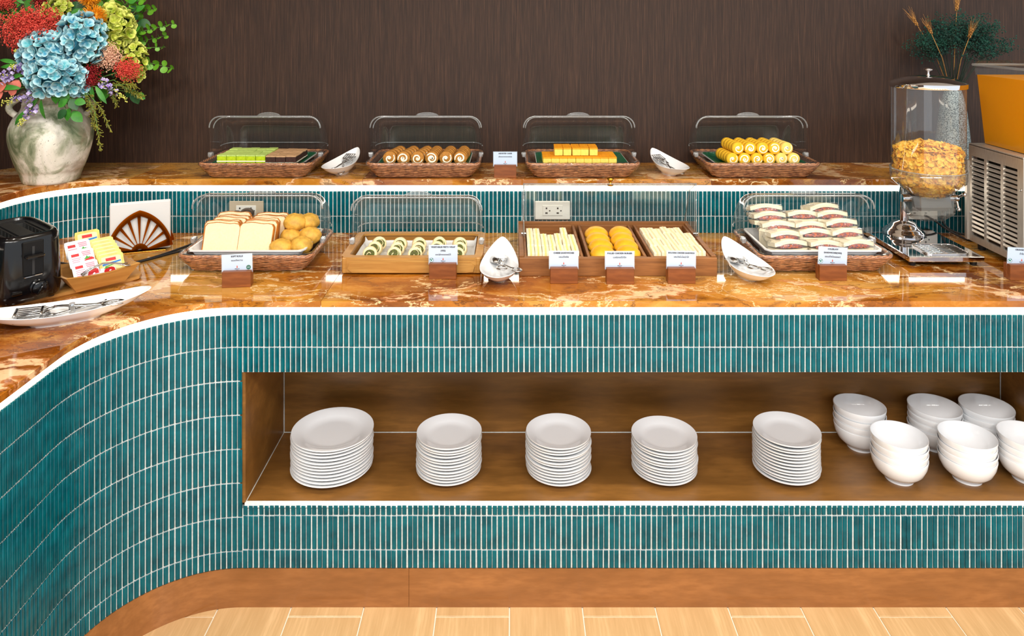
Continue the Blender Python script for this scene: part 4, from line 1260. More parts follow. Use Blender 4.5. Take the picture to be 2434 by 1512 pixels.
# ------------------------------------------------------------------ black toaster
def sq_ring(w, d, z, p=5.0, n=64, dx=0, dy=0):
    out = []
    for i in range(n):
        a = 2 * PI * i / n
        c, s = math.cos(a), math.sin(a)
        k = (abs(c) ** p + abs(s) ** p) ** (-1 / p)
        out.append((dx + w / 2 * k * c, dy + d / 2 * k * s, z))
    return out
ts = Spec('toaster', 'toaster')
W_, D_, H_ = 0.172, 0.262, 0.192
b = MB()
b.loft([sq_ring(W_ * 0.90, D_ * 0.94, 0.008), sq_ring(W_ * 0.97, D_ * 0.98, 0.016), sq_ring(W_, D_, 0.035), sq_ring(W_ * 0.985, D_ * 0.99, 0.10), sq_ring(W_ * 0.955, D_ * 0.97, 0.160), sq_ring(W_ * 0.93, D_ * 0.955, 0.180), sq_ring(W_ * 0.88, D_ * 0.925, 0.189), sq_ring(W_ * 0.80, D_ * 0.88, H_),
        sq_ring(W_ * 0.74, D_ * 0.84, H_ - 0.002), sq_ring(W_ * 0.72, D_ * 0.82, H_ - 0.010)], True, False)
ts.part('housing', b.mesh('housing', M_BLACK, 50))
topm = MB()
iw, idp = W_ * 0.74, D_ * 0.82
xs = [-iw / 2, -0.050, -0.018, 0.018, 0.050, iw / 2]; ysl = [-idp / 2, -0.083, 0.083, idp / 2]
zt = H_ - 0.008
for i in range(5):
    for j in range(3):
        if i in (1, 3) and j == 1:
            continue
        topm.box(((xs[i] + xs[i + 1]) / 2, (ysl[j] + ysl[j + 1]) / 2, zt - 0.002), (xs[i + 1] - xs[i], ysl[j + 1] - ysl[j], 0.004))
ts.part('top_panel', topm.mesh('top_panel', M_RUBBER, 0))
M_GREY = plain('slot_steel', (120, 120, 118), 0.35, 0.9)
for x in (-0.034, 0.034):
    s = MB()
    s.box((x - 0.0165, 0, zt - 0.045), (0.001, 0.166, 0.085)); s.box((x + 0.0165, 0, zt - 0.045), (0.001, 0.166, 0.085))
    s.box((x, -0.0835, zt - 0.045), (0.034, 0.001, 0.085)); s.box((x, 0.0835, zt - 0.045), (0.034, 0.001, 0.085)); s.box((x, 0, zt - 0.088), (0.034, 0.168, 0.001))
    for k in range(6):
        s.tube([(x - 0.011, -0.07 + k * 0.028, zt - 0.004), (x - 0.011, -0.07 + k * 0.028, zt - 0.07)], 0.0012, 5)
        s.tube([(x + 0.011, -0.07 + k * 0.028, zt - 0.004), (x + 0.011, -0.07 + k * 0.028, zt - 0.07)], 0.0012, 5)
    s.tube([(x - 0.011, -0.08, zt - 0.004), (x - 0.011, 0.08, zt - 0.004)], 0.0016, 5); s.tube([(x + 0.011, -0.08, zt - 0.004), (x + 0.011, 0.08, zt - 0.004)], 0.0016, 5)
    ts.part('bread_slot', s.mesh('bread_slot', M_GREY, 0))
yf = -D_ / 2
trk = MB(); trk.cbox((0, yf + 0.0020, 0.128), (0.052, 0.006, 0.094), 0.002)
ts.part('lever_plate', trk.mesh('lever_plate', plain('satin_black_plastic', (8, 8, 9), 0.45, spec=0.25), 30))
ts.part('lever_slit', MB().box((0, yf - 0.0009, 0.122), (0.006, 0.0012, 0.078)).mesh('lever_slit', M_DARKHOLE, 0))
ts.part('lever', MB().cbox((0, yf - 0.010, 0.136), (0.046, 0.022, 0.010), 0.003).mesh('lever', M_BLACK, 30))
ts.part('ledge', MB().cbox((0, yf - 0.001, 0.079), (0.046, 0.006, 0.004), 0.0015).mesh('ledge', M_CHROME, 30), label='thin bright lever stop')
dl = MB().lathe([(0.001, 0.0), (0.023, 0.0), (0.023, 0.004), (0.020, 0.006), (0.019, 0.014), (0.016, 0.016), (0.001, 0.016)], 32, T(0.014, yf + 0.001, 0.044, rx=PI / 2))
dl.cbox((0, 0, 0), (0.006, 0.010, 0.034), 0.002, T(0.014, yf - 0.016, 0.044, ry=0.5))
ts.part('browning_dial', dl.mesh('browning_dial', M_BLACK, 40))
ts.part('button', MB().cbox((-0.040, yf - 0.001, 0.040), (0.028, 0.010, 0.009), 0.003).mesh('button', M_BLACK, 30))
for sx in (-1, 1):
    for sy in (-1, 1):
        ts.part('foot', MB().lathe([(0.010, 0.0), (0.011, 0.010)], 12, T(sx * 0.055, sy * 0.095, 0)).mesh('foot', M_RUBBER, 40))
TOASTER = place(ts, (-1.496, 2.256, ZB), (0, 0, rad(51)), 'glossy black two-slot toaster standing on the bamboo board', 'toaster', scale=1.05)

# ------------------------------------------------------------------ jam tray with portion packs
jt = Spec('jam_tray', 'tray')
def rq(w, d, z, bow=0.0, n=7):
    """rectangle with sagging long edges"""
    p = []
    for (x0, y0, x1, y1, b_) in ((-w / 2, -d / 2, w / 2, -d / 2, bow), (w / 2, -d / 2, w / 2, d / 2, bow), (w / 2, d / 2, -w / 2, d / 2, bow), (-w / 2, d / 2, -w / 2, -d / 2, bow)):
        for i in range(n):
            k = i / n
            p.append((x0 + (x1 - x0) * k, y0 + (y1 - y0) * k, z - b_ * math.sin(PI * k)))
    return p
m = MB().loft([rq(0.125, 0.105, 0.0), rq(0.190, 0.160, 0.047, 0.007), rq(0.180, 0.150, 0.048, 0.007), rq(0.118, 0.098, 0.006)])
jt.me = m.mesh('jam_tray', M_BAMBOO_B, 30)
JX, JY, JR = -1.312, 2.352, rad(46)
place(jt, (JX, JY, ZB), (0, 0, JR), 'small flared bamboo tray of jam and butter packs', 'tray', scale=(1.1, 1.1, 1.2))
M_PACKW = plain('white_pack', (236, 240, 248), 0.3)
M_PACKSIDE = plain('pack_side', (206, 210, 218), 0.4)
M_PACKG = plain('gold_pack', (244, 214, 110), 0.28, var=0.14, vscale=60)
M_PRED = plain('red_print', (214, 30, 40), 0.4, var=0.1, vscale=200)
M_PINK = plain('pink_print', (226, 130, 150), 0.5)
M_PGRN = plain('leaf_print', (70, 160, 60), 0.5)
M_PBLU = plain('blue_print', (30, 120, 196), 0.5)
M_PYEL = plain('cream_print', (250, 236, 170), 0.4)
def pack_spec(kind):
    w, h, t = 0.064, 0.052, 0.012
    sp = Spec('jam_pack' if kind == 'jam' else 'butter_pack', 'portion pack')
    tub = MB().loft([[(x, y, 0.0) for x, y in rr_even(w - 0.014, h - 0.014, 0.006, 24)], [(x, y, t - 0.001) for x, y in rr_even(w - 0.006, h - 0.006, 0.006, 24)]])
    sp.part('tub', tub.mesh('tub', M_PACKSIDE if kind == 'jam' else M_PACKG, 30))
    ld = MB().loft([[(x, y, t - 0.001) for x, y in rr_even(w, h, 0.005, 24)], [(x, y, t) for x, y in rr_even(w, h, 0.005, 24)]])
    lidp = sp.part('foil_lid', ld.mesh('foil_lid', M_PACKW if kind == 'jam' else M_PACKG, 30))
    def flat(poly, mat, nm='print', z=0.0004):
        sub(lidp, nm, MB().prism(poly, t - 0.0002, t + z).mesh(nm, mat, 0))
    rect = lambda x0, y0, x1, y1: [(x0, y0), (x1, y0), (x1, y1), (x0, y1)]
    if kind == 'jam':
        flat(rect(-0.024, 0.008, -0.005, 0.0155), M_PRED)
        for k in range(3): flat(rect(0.002 + 0.001 * k, 0.016 - 0.0045 * k, 0.024, 0.0185 - 0.0045 * k), M_PINK)
        for k in range(4): flat(rect(-0.024, 0.002 - 0.005 * k, -0.002 - 0.002 * k, 0.0035 - 0.005 * k), M_PINK)
        straw = [(0.030, -0.024), (0.030, -0.004), (0.024, 0.000), (0.014, -0.001), (0.006, -0.006), (0.002, -0.014), (0.002, -0.024)]
        flat(straw, M_PRED)
        flat([(0.004, -0.004), (0.010, 0.001), (0.013, 0.006), (0.016, 0.001), (0.022, 0.002), (0.017, -0.003)], M_PGRN, z=0.0007)
        flat([(0.014, -0.014), (0.019, -0.011), (0.021, -0.014), (0.016, -0.017)], M_PACKW, z=0.0008)
    else:
        flat(rr_even(w - 0.014, h - 0.014, 0.003, 20), M_PYEL)
        flat(rect(-0.014, 0.006, 0.012, 0.0145), M_PRED, z=0.0007)
        flat([(-0.024, -0.006), (0.024, 0.000), (0.024, 0.0045), (-0.024, 0.000)], M_PBLU, z=0.0007)
        flat([(-0.018, -0.010), (0.010, -0.005), (0.010, -0.002), (-0.018, -0.007)], M_PGRN, z=0.0007)
    return sp
JP, BP = pack_spec('jam'), pack_spec('butter')
Mj = T(JX, JY, ZB, rz=JR)
def put_pack(sp, x, y, z, lean, lab, grp, rz=0.0):
    # local +z is the printed lid; tip it up so that the lid looks out over the front of the tray
    Mp = Mj @ T(x * 1.1, y * 1.1, z * 1.12 + 0.004, rz=rz) @ T(rx=rad(lean))
    o = place(sp, Mp.translation, Mp.to_euler(), lab, grp, scale=1.14)
for k, (y, z) in enumerate(((-0.034, 0.042), (0.002, 0.066), (0.034, 0.084))):
    put_pack(JP, -0.037, y, z, 56, f'white strawberry jam pack, {ORD[k]} from the front of its line', 'jam packs', rz=0.06)
for k in range(6):
    put_pack(BP, 0.034, -0.022 + k * 0.0165, 0.044 + (0.0055 * k if k else 0), 58, f'gold butter pack, {ORD[k]} from the front of its line', 'butter packs')
put_pack(BP, 0.004, 0.088, 0.094, 66, 'gold butter pack standing upright at the back of the jam tray', 'butter packs')
put_pack(JP, 0.006, -0.034, 0.030, 22, 'white jam pack lying flat under the small tongs', 'jam packs')
sm = Spec('small_tongs', 'tongs')
for s in (-1, 1):
    sm.part('arm', MB().tube([(-0.055, -0.070 + s * 0.006, 0.044), (-0.03, -0.070 + s * 0.005, 0.056), (0, -0.070 + s * 0.004, 0.062), (0.03, -0.070 + s * 0.006, 0.056), (0.055, -0.072 + s * 0.011, 0.047), (0.066, -0.072 + s * 0.012, 0.046)], [0.004, 0.003, 0.0022, 0.0022, 0.003, 0.0036], 6, flat=0.6).mesh('arm', M_STEEL, 180))
place(sm, (JX, JY, ZB + 0.002), (0, 0, JR), 'small steel tongs across the front rim of the jam tray', 'tongs', scale=(1.1, 1.1, 1.2))

# ------------------------------------------------------------------ napkins in a gold fan holder
NXc, NYc, NR = -1.352, 2.724, rad(20)
nk = MB()
for k in range(9):
    y = -0.018 + k * 0.0045
    dx, dz = RND.uniform(-.002, .002), RND.uniform(-.002, .002)
    nk.cbox((dx, y, 0.087 + dz), (0.196, 0.0042, 0.170), 0.0015)
tag(link('napkin_stack', nk.mesh('napkin_stack', M_PAPER, 30)), 'stack of square white paper napkins held upright in gold holder', 'napkins').location = (NXc, NYc, Z_CT + 0.004)
bpy.data.objects['napkin_stack'].rotation_euler = (0, 0, NR)
def fan_mesh():
    bm = bmesh.new()
    nt_ = 120
    def outline(a):                  # pointed arch: two circles meeting at the top
        best = 0.0
        for s_ in (-1, 1):
            ccx, R0 = s_ * 0.045, 0.158
            ux, uz = math.cos(a), math.sin(a)
            b_ = ux * ccx
            t = b_ + math.sqrt(max(0.0, b_ * b_ - ccx * ccx + R0 * R0))
            best = t if best == 0.0 else min(best, t)
        return best * 0.985
    grid = []
    A0, A1 = rad(14), rad(166)
    for i in range(nt_ + 1):
        a = A0 + (A1 - A0) * i / nt_
        r1 = outline(a)
        grid.append([bm.verts.new((r * math.cos(a), 0, 0.004 + r * math.sin(a) - 0.018 * (math.cos(a) ** 2) * (r / 0.15))) for r in (0.010, 0.030, r1 * 0.58, r1 * 0.86, r1)])
    slots = [(15, 24, 0.86), (29, 39, 0.86), (44, 53, 0.86), (60 - 5, 60 + 5, 0.86), (60 + 7, 60 + 16, 0.86), (60 + 21, 60 + 31, 0.86), (60 + 36, 60 + 45, 0.86)]
    slots = [(15.5 + 13 * k - 4.2, 15.5 + 13 * k + 4.2) for k in range(8)]
    for i in range(nt_):
        for j in range(4):
            if j in (1, 2) and any(a_ < i + 0.5 < b_ for a_, b_ in slots): continue
            bm.faces.new((grid[i][j], grid[i + 1][j], grid[i + 1][j + 1], grid[i][j + 1]))
    bmesh.ops.solidify(bm, geom=bm.faces[:], thickness=0.0025)
    bmesh.ops.recalc_face_normals(bm, faces=bm.faces)
    me = bpy.data.meshes.new('fan_plate'); bm.to_mesh(me); bm.free()
    me.materials.append(M_GOLD)
    return me
nh = Spec('napkin_holder', 'napkin holder')
fm = fan_mesh()
nh.part('fan_plate', fm, T(0, -0.030, 0)); nh.part('fan_plate', fm, T(0, 0.030, 0))
nh.part('base', MB().cbox((0, 0, 0.002), (0.17, 0.066, 0.004), 0.001).mesh('base', M_GOLD, 30))
place(nh, (NXc, NYc, Z_CT), (0, 0, NR), 'gold fan-shaped napkin holder with curved slots', 'napkin holder')

# ------------------------------------------------------------------ sockets on the riser, plugs and cords
def socket(x, w, mat, face, lab):
    sp = Spec('wall_socket', 'socket', MB().cbox((0, -0.0045, 0), (w, 0.009, 0.072), 0.002).mesh('plate', mat, 30))
    if face:
        p = sp.part('outlet_panel', MB().cbox((0, -0.0098, 0), (0.078, 0.0030, 0.040), 0.001).mesh('outlet_panel', M_SOCKET, 30))
        for cx_ in (-0.024, 0.020):
            for (dx, dz, sx, sz) in ((0, 0.009, 0.006, 0.0065), (0, -0.0095, 0.009, 0.0055), (0.0125, -0.0005, 0.005, 0.0045)):
                sub(p, 'pin_hole', MB().box((cx_ + dx, -0.0115, dz), (sx, 0.0008, sz)).mesh('pin_hole', M_DARKHOLE, 0))
    return place(sp, (x, Y_RISER - 0.0045, 1.017), (0, 0, 0), lab, 'wall sockets')
socket(0.159, 0.137, M_SOCKET, True, 'white double wall socket on the tiles behind the teak box lid')
socket(-1.042, 0.134, M_BEIGE, True, 'beige wall socket on the tiles behind the bread basket')
socket(1.600, 0.137, M_SOCKET, True, 'white wall socket on the tiles behind the cereal dispenser')
M_PLUG = plain('brown_black_plug', (54, 40, 30), 0.3)
pg = Spec('power_plug', 'plug')
pgm = MB().ell((0, 0, 0), (0.028, 0.024, 0.021), 14, 8).ell((-0.040, 0, -0.004), (0.020, 0.018, 0.015), 12, 8)
pg.me = pgm.mesh('plug', M_PLUG, 60)
INV = T(-1.496, 2.256, ZB, rz=rad(51), s=1.05).inverted()
o = link('power_plug', pg.me, TOASTER); o.matrix_parent_inverse = INV; o.location = (-1.030, Y_RISER - 0.036, 1.012); o['label'] = 'dark rounded plug pushed into the beige wall socket'
def cord(pts, r, lab, parent, n=6):
    P = [Vector(p) for p in pts]; out = []
    for i in range(len(P) - 1):
        p0, p1, p2, p3 = P[max(i - 1, 0)], P[i], P[i + 1], P[min(i + 2, len(P) - 1)]
        for k in range(n):
            t = k / n
            out.append(0.5 * ((2 * p1) + (-p0 + p2) * t + (2 * p0 - 5 * p1 + 4 * p2 - p3) * t * t + (-p0 + 3 * p1 - 3 * p2 + p3) * t ** 3))
    out.append(P[-1])
    o = link('power_cord', MB().tube(out, r, 8).mesh('power_cord', M_RUBBER, 180))
    o['label'] = lab
    o.parent = parent
    if parent is TOASTER: o.matrix_parent_inverse = INV
    return o
zc = Z_CT + 0.0045
cord([(-1.075, 2.905, 1.006), (-1.10, 2.885, 0.97), (-1.135, 2.86, zc + 0.012), (-1.200, 2.75, zc + 0.002), (-1.26, 2.63, zc), (-1.335, 2.535, zc), (-1.40, 2.50, zc), (-1.50, 2.48, zc), (-1.60, 2.44, zc + 0.012), (-1.628, 2.395, ZB + 0.03)], 0.0042, 'black power cord running from the plug past the napkins to the toaster', TOASTER)
cord([(-1.066, 2.905, 1.004), (-1.085, 2.88, 0.96), (-1.10, 2.83, zc), (-1.16, 2.745, zc), (-1.22, 2.675, zc), (-1.275, 2.60, zc), (-1.33, 2.555, zc), (-1.42, 2.53, zc), (-1.52, 2.56, zc), (-1.62, 2.60, zc)], 0.0034, 'thinner black cord lying beside the toaster cord', TOASTER)
# ================================================================== cereal dispenser
M_JAR = clear('clear_canister', (0.95, 0.955, 0.96), 1.48, 0.02, 1.2, haze=0.03, hazecol=(220, 225, 230))
M_HOPPER = clear('smoked_hopper', (0.80, 0.80, 0.78), 1.48, 0.03, 1.3, haze=0.10, hazecol=(190, 190, 185))
M_FLAKE = plain('corn_flake', (255, 214, 84), 0.55, col2=(248, 176, 40), vscale=60, bump=0.5, bscale=200)
CXD, CYD = 1.478, 2.656
cd_ = Spec('cereal_dispenser', 'cereal dispenser')
def lz(z): return z - Z_CT
pl_ = MB().cbox((0, 0, 0.026), (0.258, 0.372, 0.018), 0.002)
base_part = cd_.part('base_plate', pl_.mesh('base_plate', M_CHROME, 30), T(0, 0.070, 0))
for sx in (-1, 1):
    for sy in (-1, 1):
        cd_.part('foot', MB().lathe([(0.010, 0), (0.013, 0.018)], 14, T(sx * 0.105, 0.07 + sy * 0.16, 0)).mesh('foot', M_RUBBER, 40))
gw, gd = 0.150, 0.110
gfr = rr_even(gw, gd, 0.018, 48)
gr = MB().tube([(x, y, 0.0) for x, y in gfr], 0.003, 6, closed=True)
for k in range(1, 7): gr.tube([(-gw / 2, -gd / 2 + gd * k / 7, 0), (gw / 2, -gd / 2 + gd * k / 7, 0)], 0.0024, 6)
for k in range(1, 4): gr.tube([(-gw / 2 + gw * k / 4, -gd / 2, -0.001), (-gw / 2 + gw * k / 4, gd / 2, -0.001)], 0.0022, 6)
sub(base_part, 'drip_grid', gr.mesh('drip_grid', M_CHROME, 180), T(0.018, -0.108, 0.0375))
sub(base_part, 'drip_well', MB().prism(gfr, 0, 0.001).mesh('drip_well', plain('well_dark', (60, 90, 96), 0.1, 0.8), 0), T(0.018, -0.108, 0.0348))
PY = 0.166
dome = [(0.001, 0.035), (0.071, 0.035), (0.073, 0.041), (0.069, 0.047), (0.064, 0.049), (0.062, 0.054), (0.054, 0.057), (0.047, 0.066), (0.040, 0.076), (0.024, 0.081), (0.019, 0.084), (0.001, 0.084)]
cd_.part('post_base', MB().lathe(dome, 40, T(0, PY, 0)).mesh('post_base', M_CHROME, 50))
cd_.part('post', MB().lathe([(0.0175, 0.08), (0.0175, 0.375)], 24, T(0, PY, 0)).mesh('post', M_CHROME, 50))
cd_.part('bracket', MB().cbox((0, PY / 2 + 0.06, 0.318), (0.03, 0.10, 0.03), 0.004).mesh('bracket', M_CHROME, 30))
Rj = 0.1185
jar = [(Rj, lz(1.222)), (Rj, lz(1.30)), (Rj, lz(1.42)), (Rj, lz(1.535))]
cd_.part('canister', MB().lathe(jar, 56, None, False, False).mesh('canister', M_JAR, 60))
hop = [(0.042, lz(1.135)), (0.070, lz(1.150)), (0.100, lz(1.178)), (0.120, lz(1.196)), (0.1225, lz(1.205)), (0.1225, lz(1.236)), (0.1195, lz(1.238))]
cd_.part('hopper', MB().lathe(hop, 56, None, False, False).mesh('hopper', M_HOPPER, 60))
cd_.part('hopper_lip', MB().tube([(0.1225 * math.cos(2 * PI * i / 48), 0.1225 * math.sin(2 * PI * i / 48), lz(1.237)) for i in range(48)], 0.0022, 6, closed=True).mesh('hopper_lip', M_RIM, 180))
def octo(w, d, z, c=0.02):
    return [(-w / 2 + c, -d / 2, z), (w / 2 - c, -d / 2, z), (w / 2, -d / 2 + c, z), (w / 2, d / 2 - c, z), (w / 2 - c, d / 2, z), (-w / 2 + c, d / 2, z), (-w / 2, d / 2 - c, z), (-w / 2, -d / 2 + c, z)]
ck = MB().loft([octo(0.108, 0.075, lz(1.060)), octo(0.150, 0.115, lz(1.085)), octo(0.156, 0.122, lz(1.150))], False, False)
cd_.part('chute', ck.mesh('chute', M_HOPPER, 30))
wheel = MB().tube([(-0.07, 0, lz(1.132)), (0.07, 0, lz(1.132))], 0.011, 14)
for a in range(5):
    t_ = 2 * PI * a / 5 + 0.3
    wheel.box((0, 0, 0), (0.13, 0.004, 0.040), T(0, 0.028 * math.cos(t_), lz(1.118) + 0.022 * math.sin(t_), rx=t_ - PI / 2 + PI / 2))
cd_.part('paddle_wheel', wheel.mesh('paddle_wheel', plain('grey_rubber', (96, 100, 104), 0.5), 40))
ax = MB().tube([(-0.094, 0, lz(1.132)), (-0.066, 0, lz(1.132))], 0.014, 20)
cd_.part('axle_cap', ax.mesh('axle_cap', M_CHROME, 40))
tap = MB().tube([(0.066, 0, lz(1.132)), (0.106, 0, lz(1.132))], 0.011, 16)
for a in range(3):
    t_ = 2 * PI * a / 3 + 0.5
    tap.tube([(0.100, 0, lz(1.132)), (0.108, 0.036 * math.cos(t_), lz(1.132) + 0.036 * math.sin(t_))], 0.0042, 8)
    tap.ell((0.109, 0.040 * math.cos(t_), lz(1.132) + 0.040 * math.sin(t_)), (0.0075,) * 3, 10, 6)
cd_.part('turning_handle', tap.mesh('turning_handle', M_CHROME, 60))
lidp = [(0.001, lz(1.531)), (0.1225, lz(1.526)), (0.1235, lz(1.528)), (0.1235, lz(1.542)), (0.120, lz(1.545)), (0.075, lz(1.563)), (0.040, lz(1.567)), (0.001, lz(1.568))]
lp = cd_.part('lid', MB().lathe(lidp, 56).mesh('lid', M_CHROME, 40))
kb = [(0.001, 0), (0.008, 0), (0.005, 0.004), (0.0045, 0.012), (0.007, 0.016), (0.015, 0.020), (0.016, 0.024), (0.012, 0.027), (0.001, 0.029)]
sub(lp, 'lid_knob', MB().lathe(kb, 24).mesh('lid_knob', M_CHROME, 60), T(0, 0, lz(1.567)))
place(cd_, (CXD, CYD, Z_CT), (0, 0, 0), 'chrome and clear plastic cereal dispenser filled with corn flakes', 'cereal dispenser')
# the flakes: a heap of curled discs against the glass and over the top, round a solid core
fl = MB()
r_ = random.Random(5)
def flake(p, n_dir, s):
    q = n_dir.to_track_quat('Z', 'Y').to_matrix().to_4x4()
    M = Matrix.Translation(p) @ q @ Matrix.Rotation(r_.uniform(0, 6.28), 4, 'Z')
    k = 7
    ring = [(s * math.cos(2 * PI * i / k) * r_.uniform(.85, 1.1), s * math.sin(2 * PI * i / k) * r_.uniform(.75, 1.0), r_.uniform(-.15, .35) * s) for i in range(k)]
    fl.add([(0, 0, -0.08 * s)] + ring, [(0, 1 + i, 1 + (i + 1) % k) for i in range(k)], M)
def inner_r(z):
    if z > 1.238: return 0.1135
    if z > 1.196: return 0.115
    return max(0.05, 0.050 + (z - 1.140) * (0.110 - 0.050) / (1.196 - 1.140))
core_ = [(0.02, 1.138)] + [(inner_r(z) - 0.013, z) for z in (1.145, 1.165, 1.18, 1.196, 1.22, 1.25, 1.28, 1.295)] + [(0.07, 1.314), (0.03, 1.322), (0.001, 1.324)]
fl.lathe([(a, b) for a, b in core_], 24, T(CXD, CYD, 0))
for k in range(1500):
    a = r_.uniform(0, 2 * PI)
    z = r_.uniform(1.142, 1.302)
    rr = inner_r(z) - r_.uniform(0.004, 0.012)
    d = Vector((math.cos(a), math.sin(a), r_.uniform(-0.5, 0.9))).normalized()
    d = (d + Vector((r_.uniform(-.4, .4), r_.uniform(-.4, .4), r_.uniform(-.5, .5)))).normalized()
    flake(Vector((CXD + rr * math.cos(a), CYD + rr * math.sin(a), z)), d, r_.uniform(0.0075, 0.0125) if z > 1.165 else 0.0055)
for k in range(600):
    a = r_.uniform(0, 2 * PI); rr = 0.107 * math.sqrt(r_.random())
    z = 1.300 + 0.027 * (1 - (rr / 0.112) ** 2) + r_.uniform(-.002, .005)
    flake(Vector((CXD + rr * math.cos(a), CYD + rr * math.sin(a), z)), Vector((r_.uniform(-.6, .6), r_.uniform(-.8, .4), 1)).normalized(), r_.uniform(0.009, 0.0145))
tag(link('corn_flakes', fl.mesh('corn_flakes', M_FLAKE, 0)), 'golden corn flakes heaped inside the clear cereal dispenser', 'cereal', kind='stuff')

# ================================================================== juice machine
M_BRUSHED = NT('brushed_steel')
vv = M_BRUSHED.coords((1, 1, 0.03))
nn = M_BRUSHED.noise(vv, 700, 2)
M_BRUSHED.base(M_BRUSHED.ramp(nn, [(0.3, (196, 190, 180)), (0.7, (228, 222, 212))]))
M_BRUSHED = M_BRUSHED.surf(0.42, 0.8)
M_JUICE = plain('orange_juice', (255, 166, 14), 0.25, sss=0.2)
M_TANK = clear('clear_tank', (0.97, 0.97, 0.95), 1.48, 0.03, 0.6)
jm = Spec('juice_machine', 'drink dispenser')
X0, X1, Y0, Y1, Z0, Z1 = 1.690, 2.05, 2.470, 2.766, 0.952, 1.306
# frame of the louvred side, body, back flange
fr_ = MB()
sx_ = X0 + 0.004
def upright(y0, y1): fr_.box((sx_, (y0 + y1) / 2, (Z0 + Z1) / 2), (0.008, y1 - y0, Z1 - Z0))
cols_ = [(2.500, 2.572), (2.586, 2.662), (2.676, 2.748)]
edges_ = [Y0] + [e for c_ in cols_ for e in c_] + [Y1]
for k in range(0, len(edges_), 2): upright(edges_[k], edges_[k + 1])
for c_ in cols_:
    fr_.box((sx_, sum(c_) / 2, Z0 + 0.012), (0.008, c_[1] - c_[0], 0.024)); fr_.box((sx_, sum(c_) / 2, Z1 - 0.020), (0.008, c_[1] - c_[0], 0.040))
jm.part('side_panel', fr_.mesh('side_panel', M_BRUSHED, 0))
lv = None
nl = 17
for c_ in cols_:
    lm = MB().cbox((0, 0, 0), (0.011, c_[1] - c_[0] + 0.002, 0.0095), 0.001).mesh('louver', M_BRUSHED, 30)
    for k in range(nl):
        z = Z0 + 0.030 + (Z1 - Z0 - 0.078) * (k + 0.5) / nl
        jm.part('louver', lm, T(X0 + 0.007, sum(c_) / 2, z, ry=rad(28)))
inside = MB().box(((X0 + 0.03 + X1) / 2, (Y0 + Y1) / 2, (Z0 + Z1) / 2), (X1 - X0 - 0.03, Y1 - Y0 - 0.004, Z1 - Z0 - 0.004))
jm.part('chassis', inside.mesh('chassis', plain('dark_chassis', (64, 60, 54), 0.6), 0))
jm.part('front_panel', MB().cbox(((X0 + X1) / 2 + 0.005, Y0 - 0.002, (Z0 + Z1) / 2), (X1 - X0 - 0.01, 0.006, Z1 - Z0), 0.001).mesh('front_panel', M_BRUSHED, 30))
jm.part('back_panel', MB().cbox(((X0 + X1) / 2 - 0.004, Y1 + 0.008, (Z0 + Z1) / 2 - 0.03), (X1 - X0 + 0.004, 0.018, Z1 - Z0 - 0.06), 0.002).mesh('back_panel', M_BRUSHED, 30))
jm.part('top_panel', MB().cbox(((X0 + X1) / 2, (Y0 + Y1) / 2, Z1), (X1 - X0, Y1 - Y0, 0.008), 0.002).mesh('top_panel', M_BRUSHED, 30))
for yy, zz in ((Y1 - 0.010, 1.055), (Y1 - 0.010, 1.225), (Y0 + 0.012, 1.20)):
    jm.part('screw', MB().lathe([(0.001, 0.002), (0.004, 0.0015), (0.0045, 0.0)], 10, T(X0, yy, zz, ry=-PI / 2)).mesh('screw', M_CHROME, 40))
for sx in (X0 + 0.03, X1 - 0.03):
    for sy in (Y0 + 0.03, Y1 - 0.03):
        jm.part('foot', MB().lathe([(0.013, Z_CT), (0.015, Z0 + 0.001)], 14, T(sx, sy, 0)).mesh('foot', M_RUBBER, 40))
def trect(z, g): return [(X0 + 0.042 - g, Y0 + 0.020 - g * 0.5, z), (X1 - 0.02 + g, Y0 + 0.020 - g * 0.5, z), (X1 - 0.02 + g, Y1 - 0.020 + g * 0.5, z), (X0 + 0.042 - g, Y1 - 0.020 + g * 0.5, z)]
jm.part('tank', MB().loft([trect(Z1 + 0.004, 0.0), trect(1.560, 0.022), trect(1.598, 0.026)], True, False).mesh('tank', M_TANK, 20))
jm.part('juice', MB().loft([trect(Z1 + 0.006, -0.004), trect(1.563, 0.018)]).mesh('juice', M_JUICE, 20), label='bright orange juice')
rim_ = trect(1.600, 0.030)
jm.part('tank_rim', MB().tube(rim_, 0.005, 6, closed=True).mesh('tank_rim', M_RIM, 40))
jm.part('tank_lid', MB().loft([trect(1.601, 0.026), trect(1.616, 0.014)]).mesh('tank_lid', M_TANK, 20))
JUICE = place(jm, (0, 0, 0), (0, 0, 0), 'stainless steel juice machine with louvred side and tank of orange juice', 'drink dispenser')

cord([(1.615, Y_RISER - 0.016, 1.0), (1.64, 2.90, 0.985), (1.68, 2.89, 0.955), (1.73, 2.84, zc), (1.78, 2.80, zc)], 0.004, 'black cord from the socket behind the cereal dispenser', JUICE)
cord([(1.70, 2.925, 1.04), (1.68, 2.92, 0.99), (1.70, 2.90, 0.95), (1.76, 2.85, zc + 0.008), (1.82, 2.80, zc + 0.01)], 0.004, 'looped black cord behind the juice machine', JUICE)

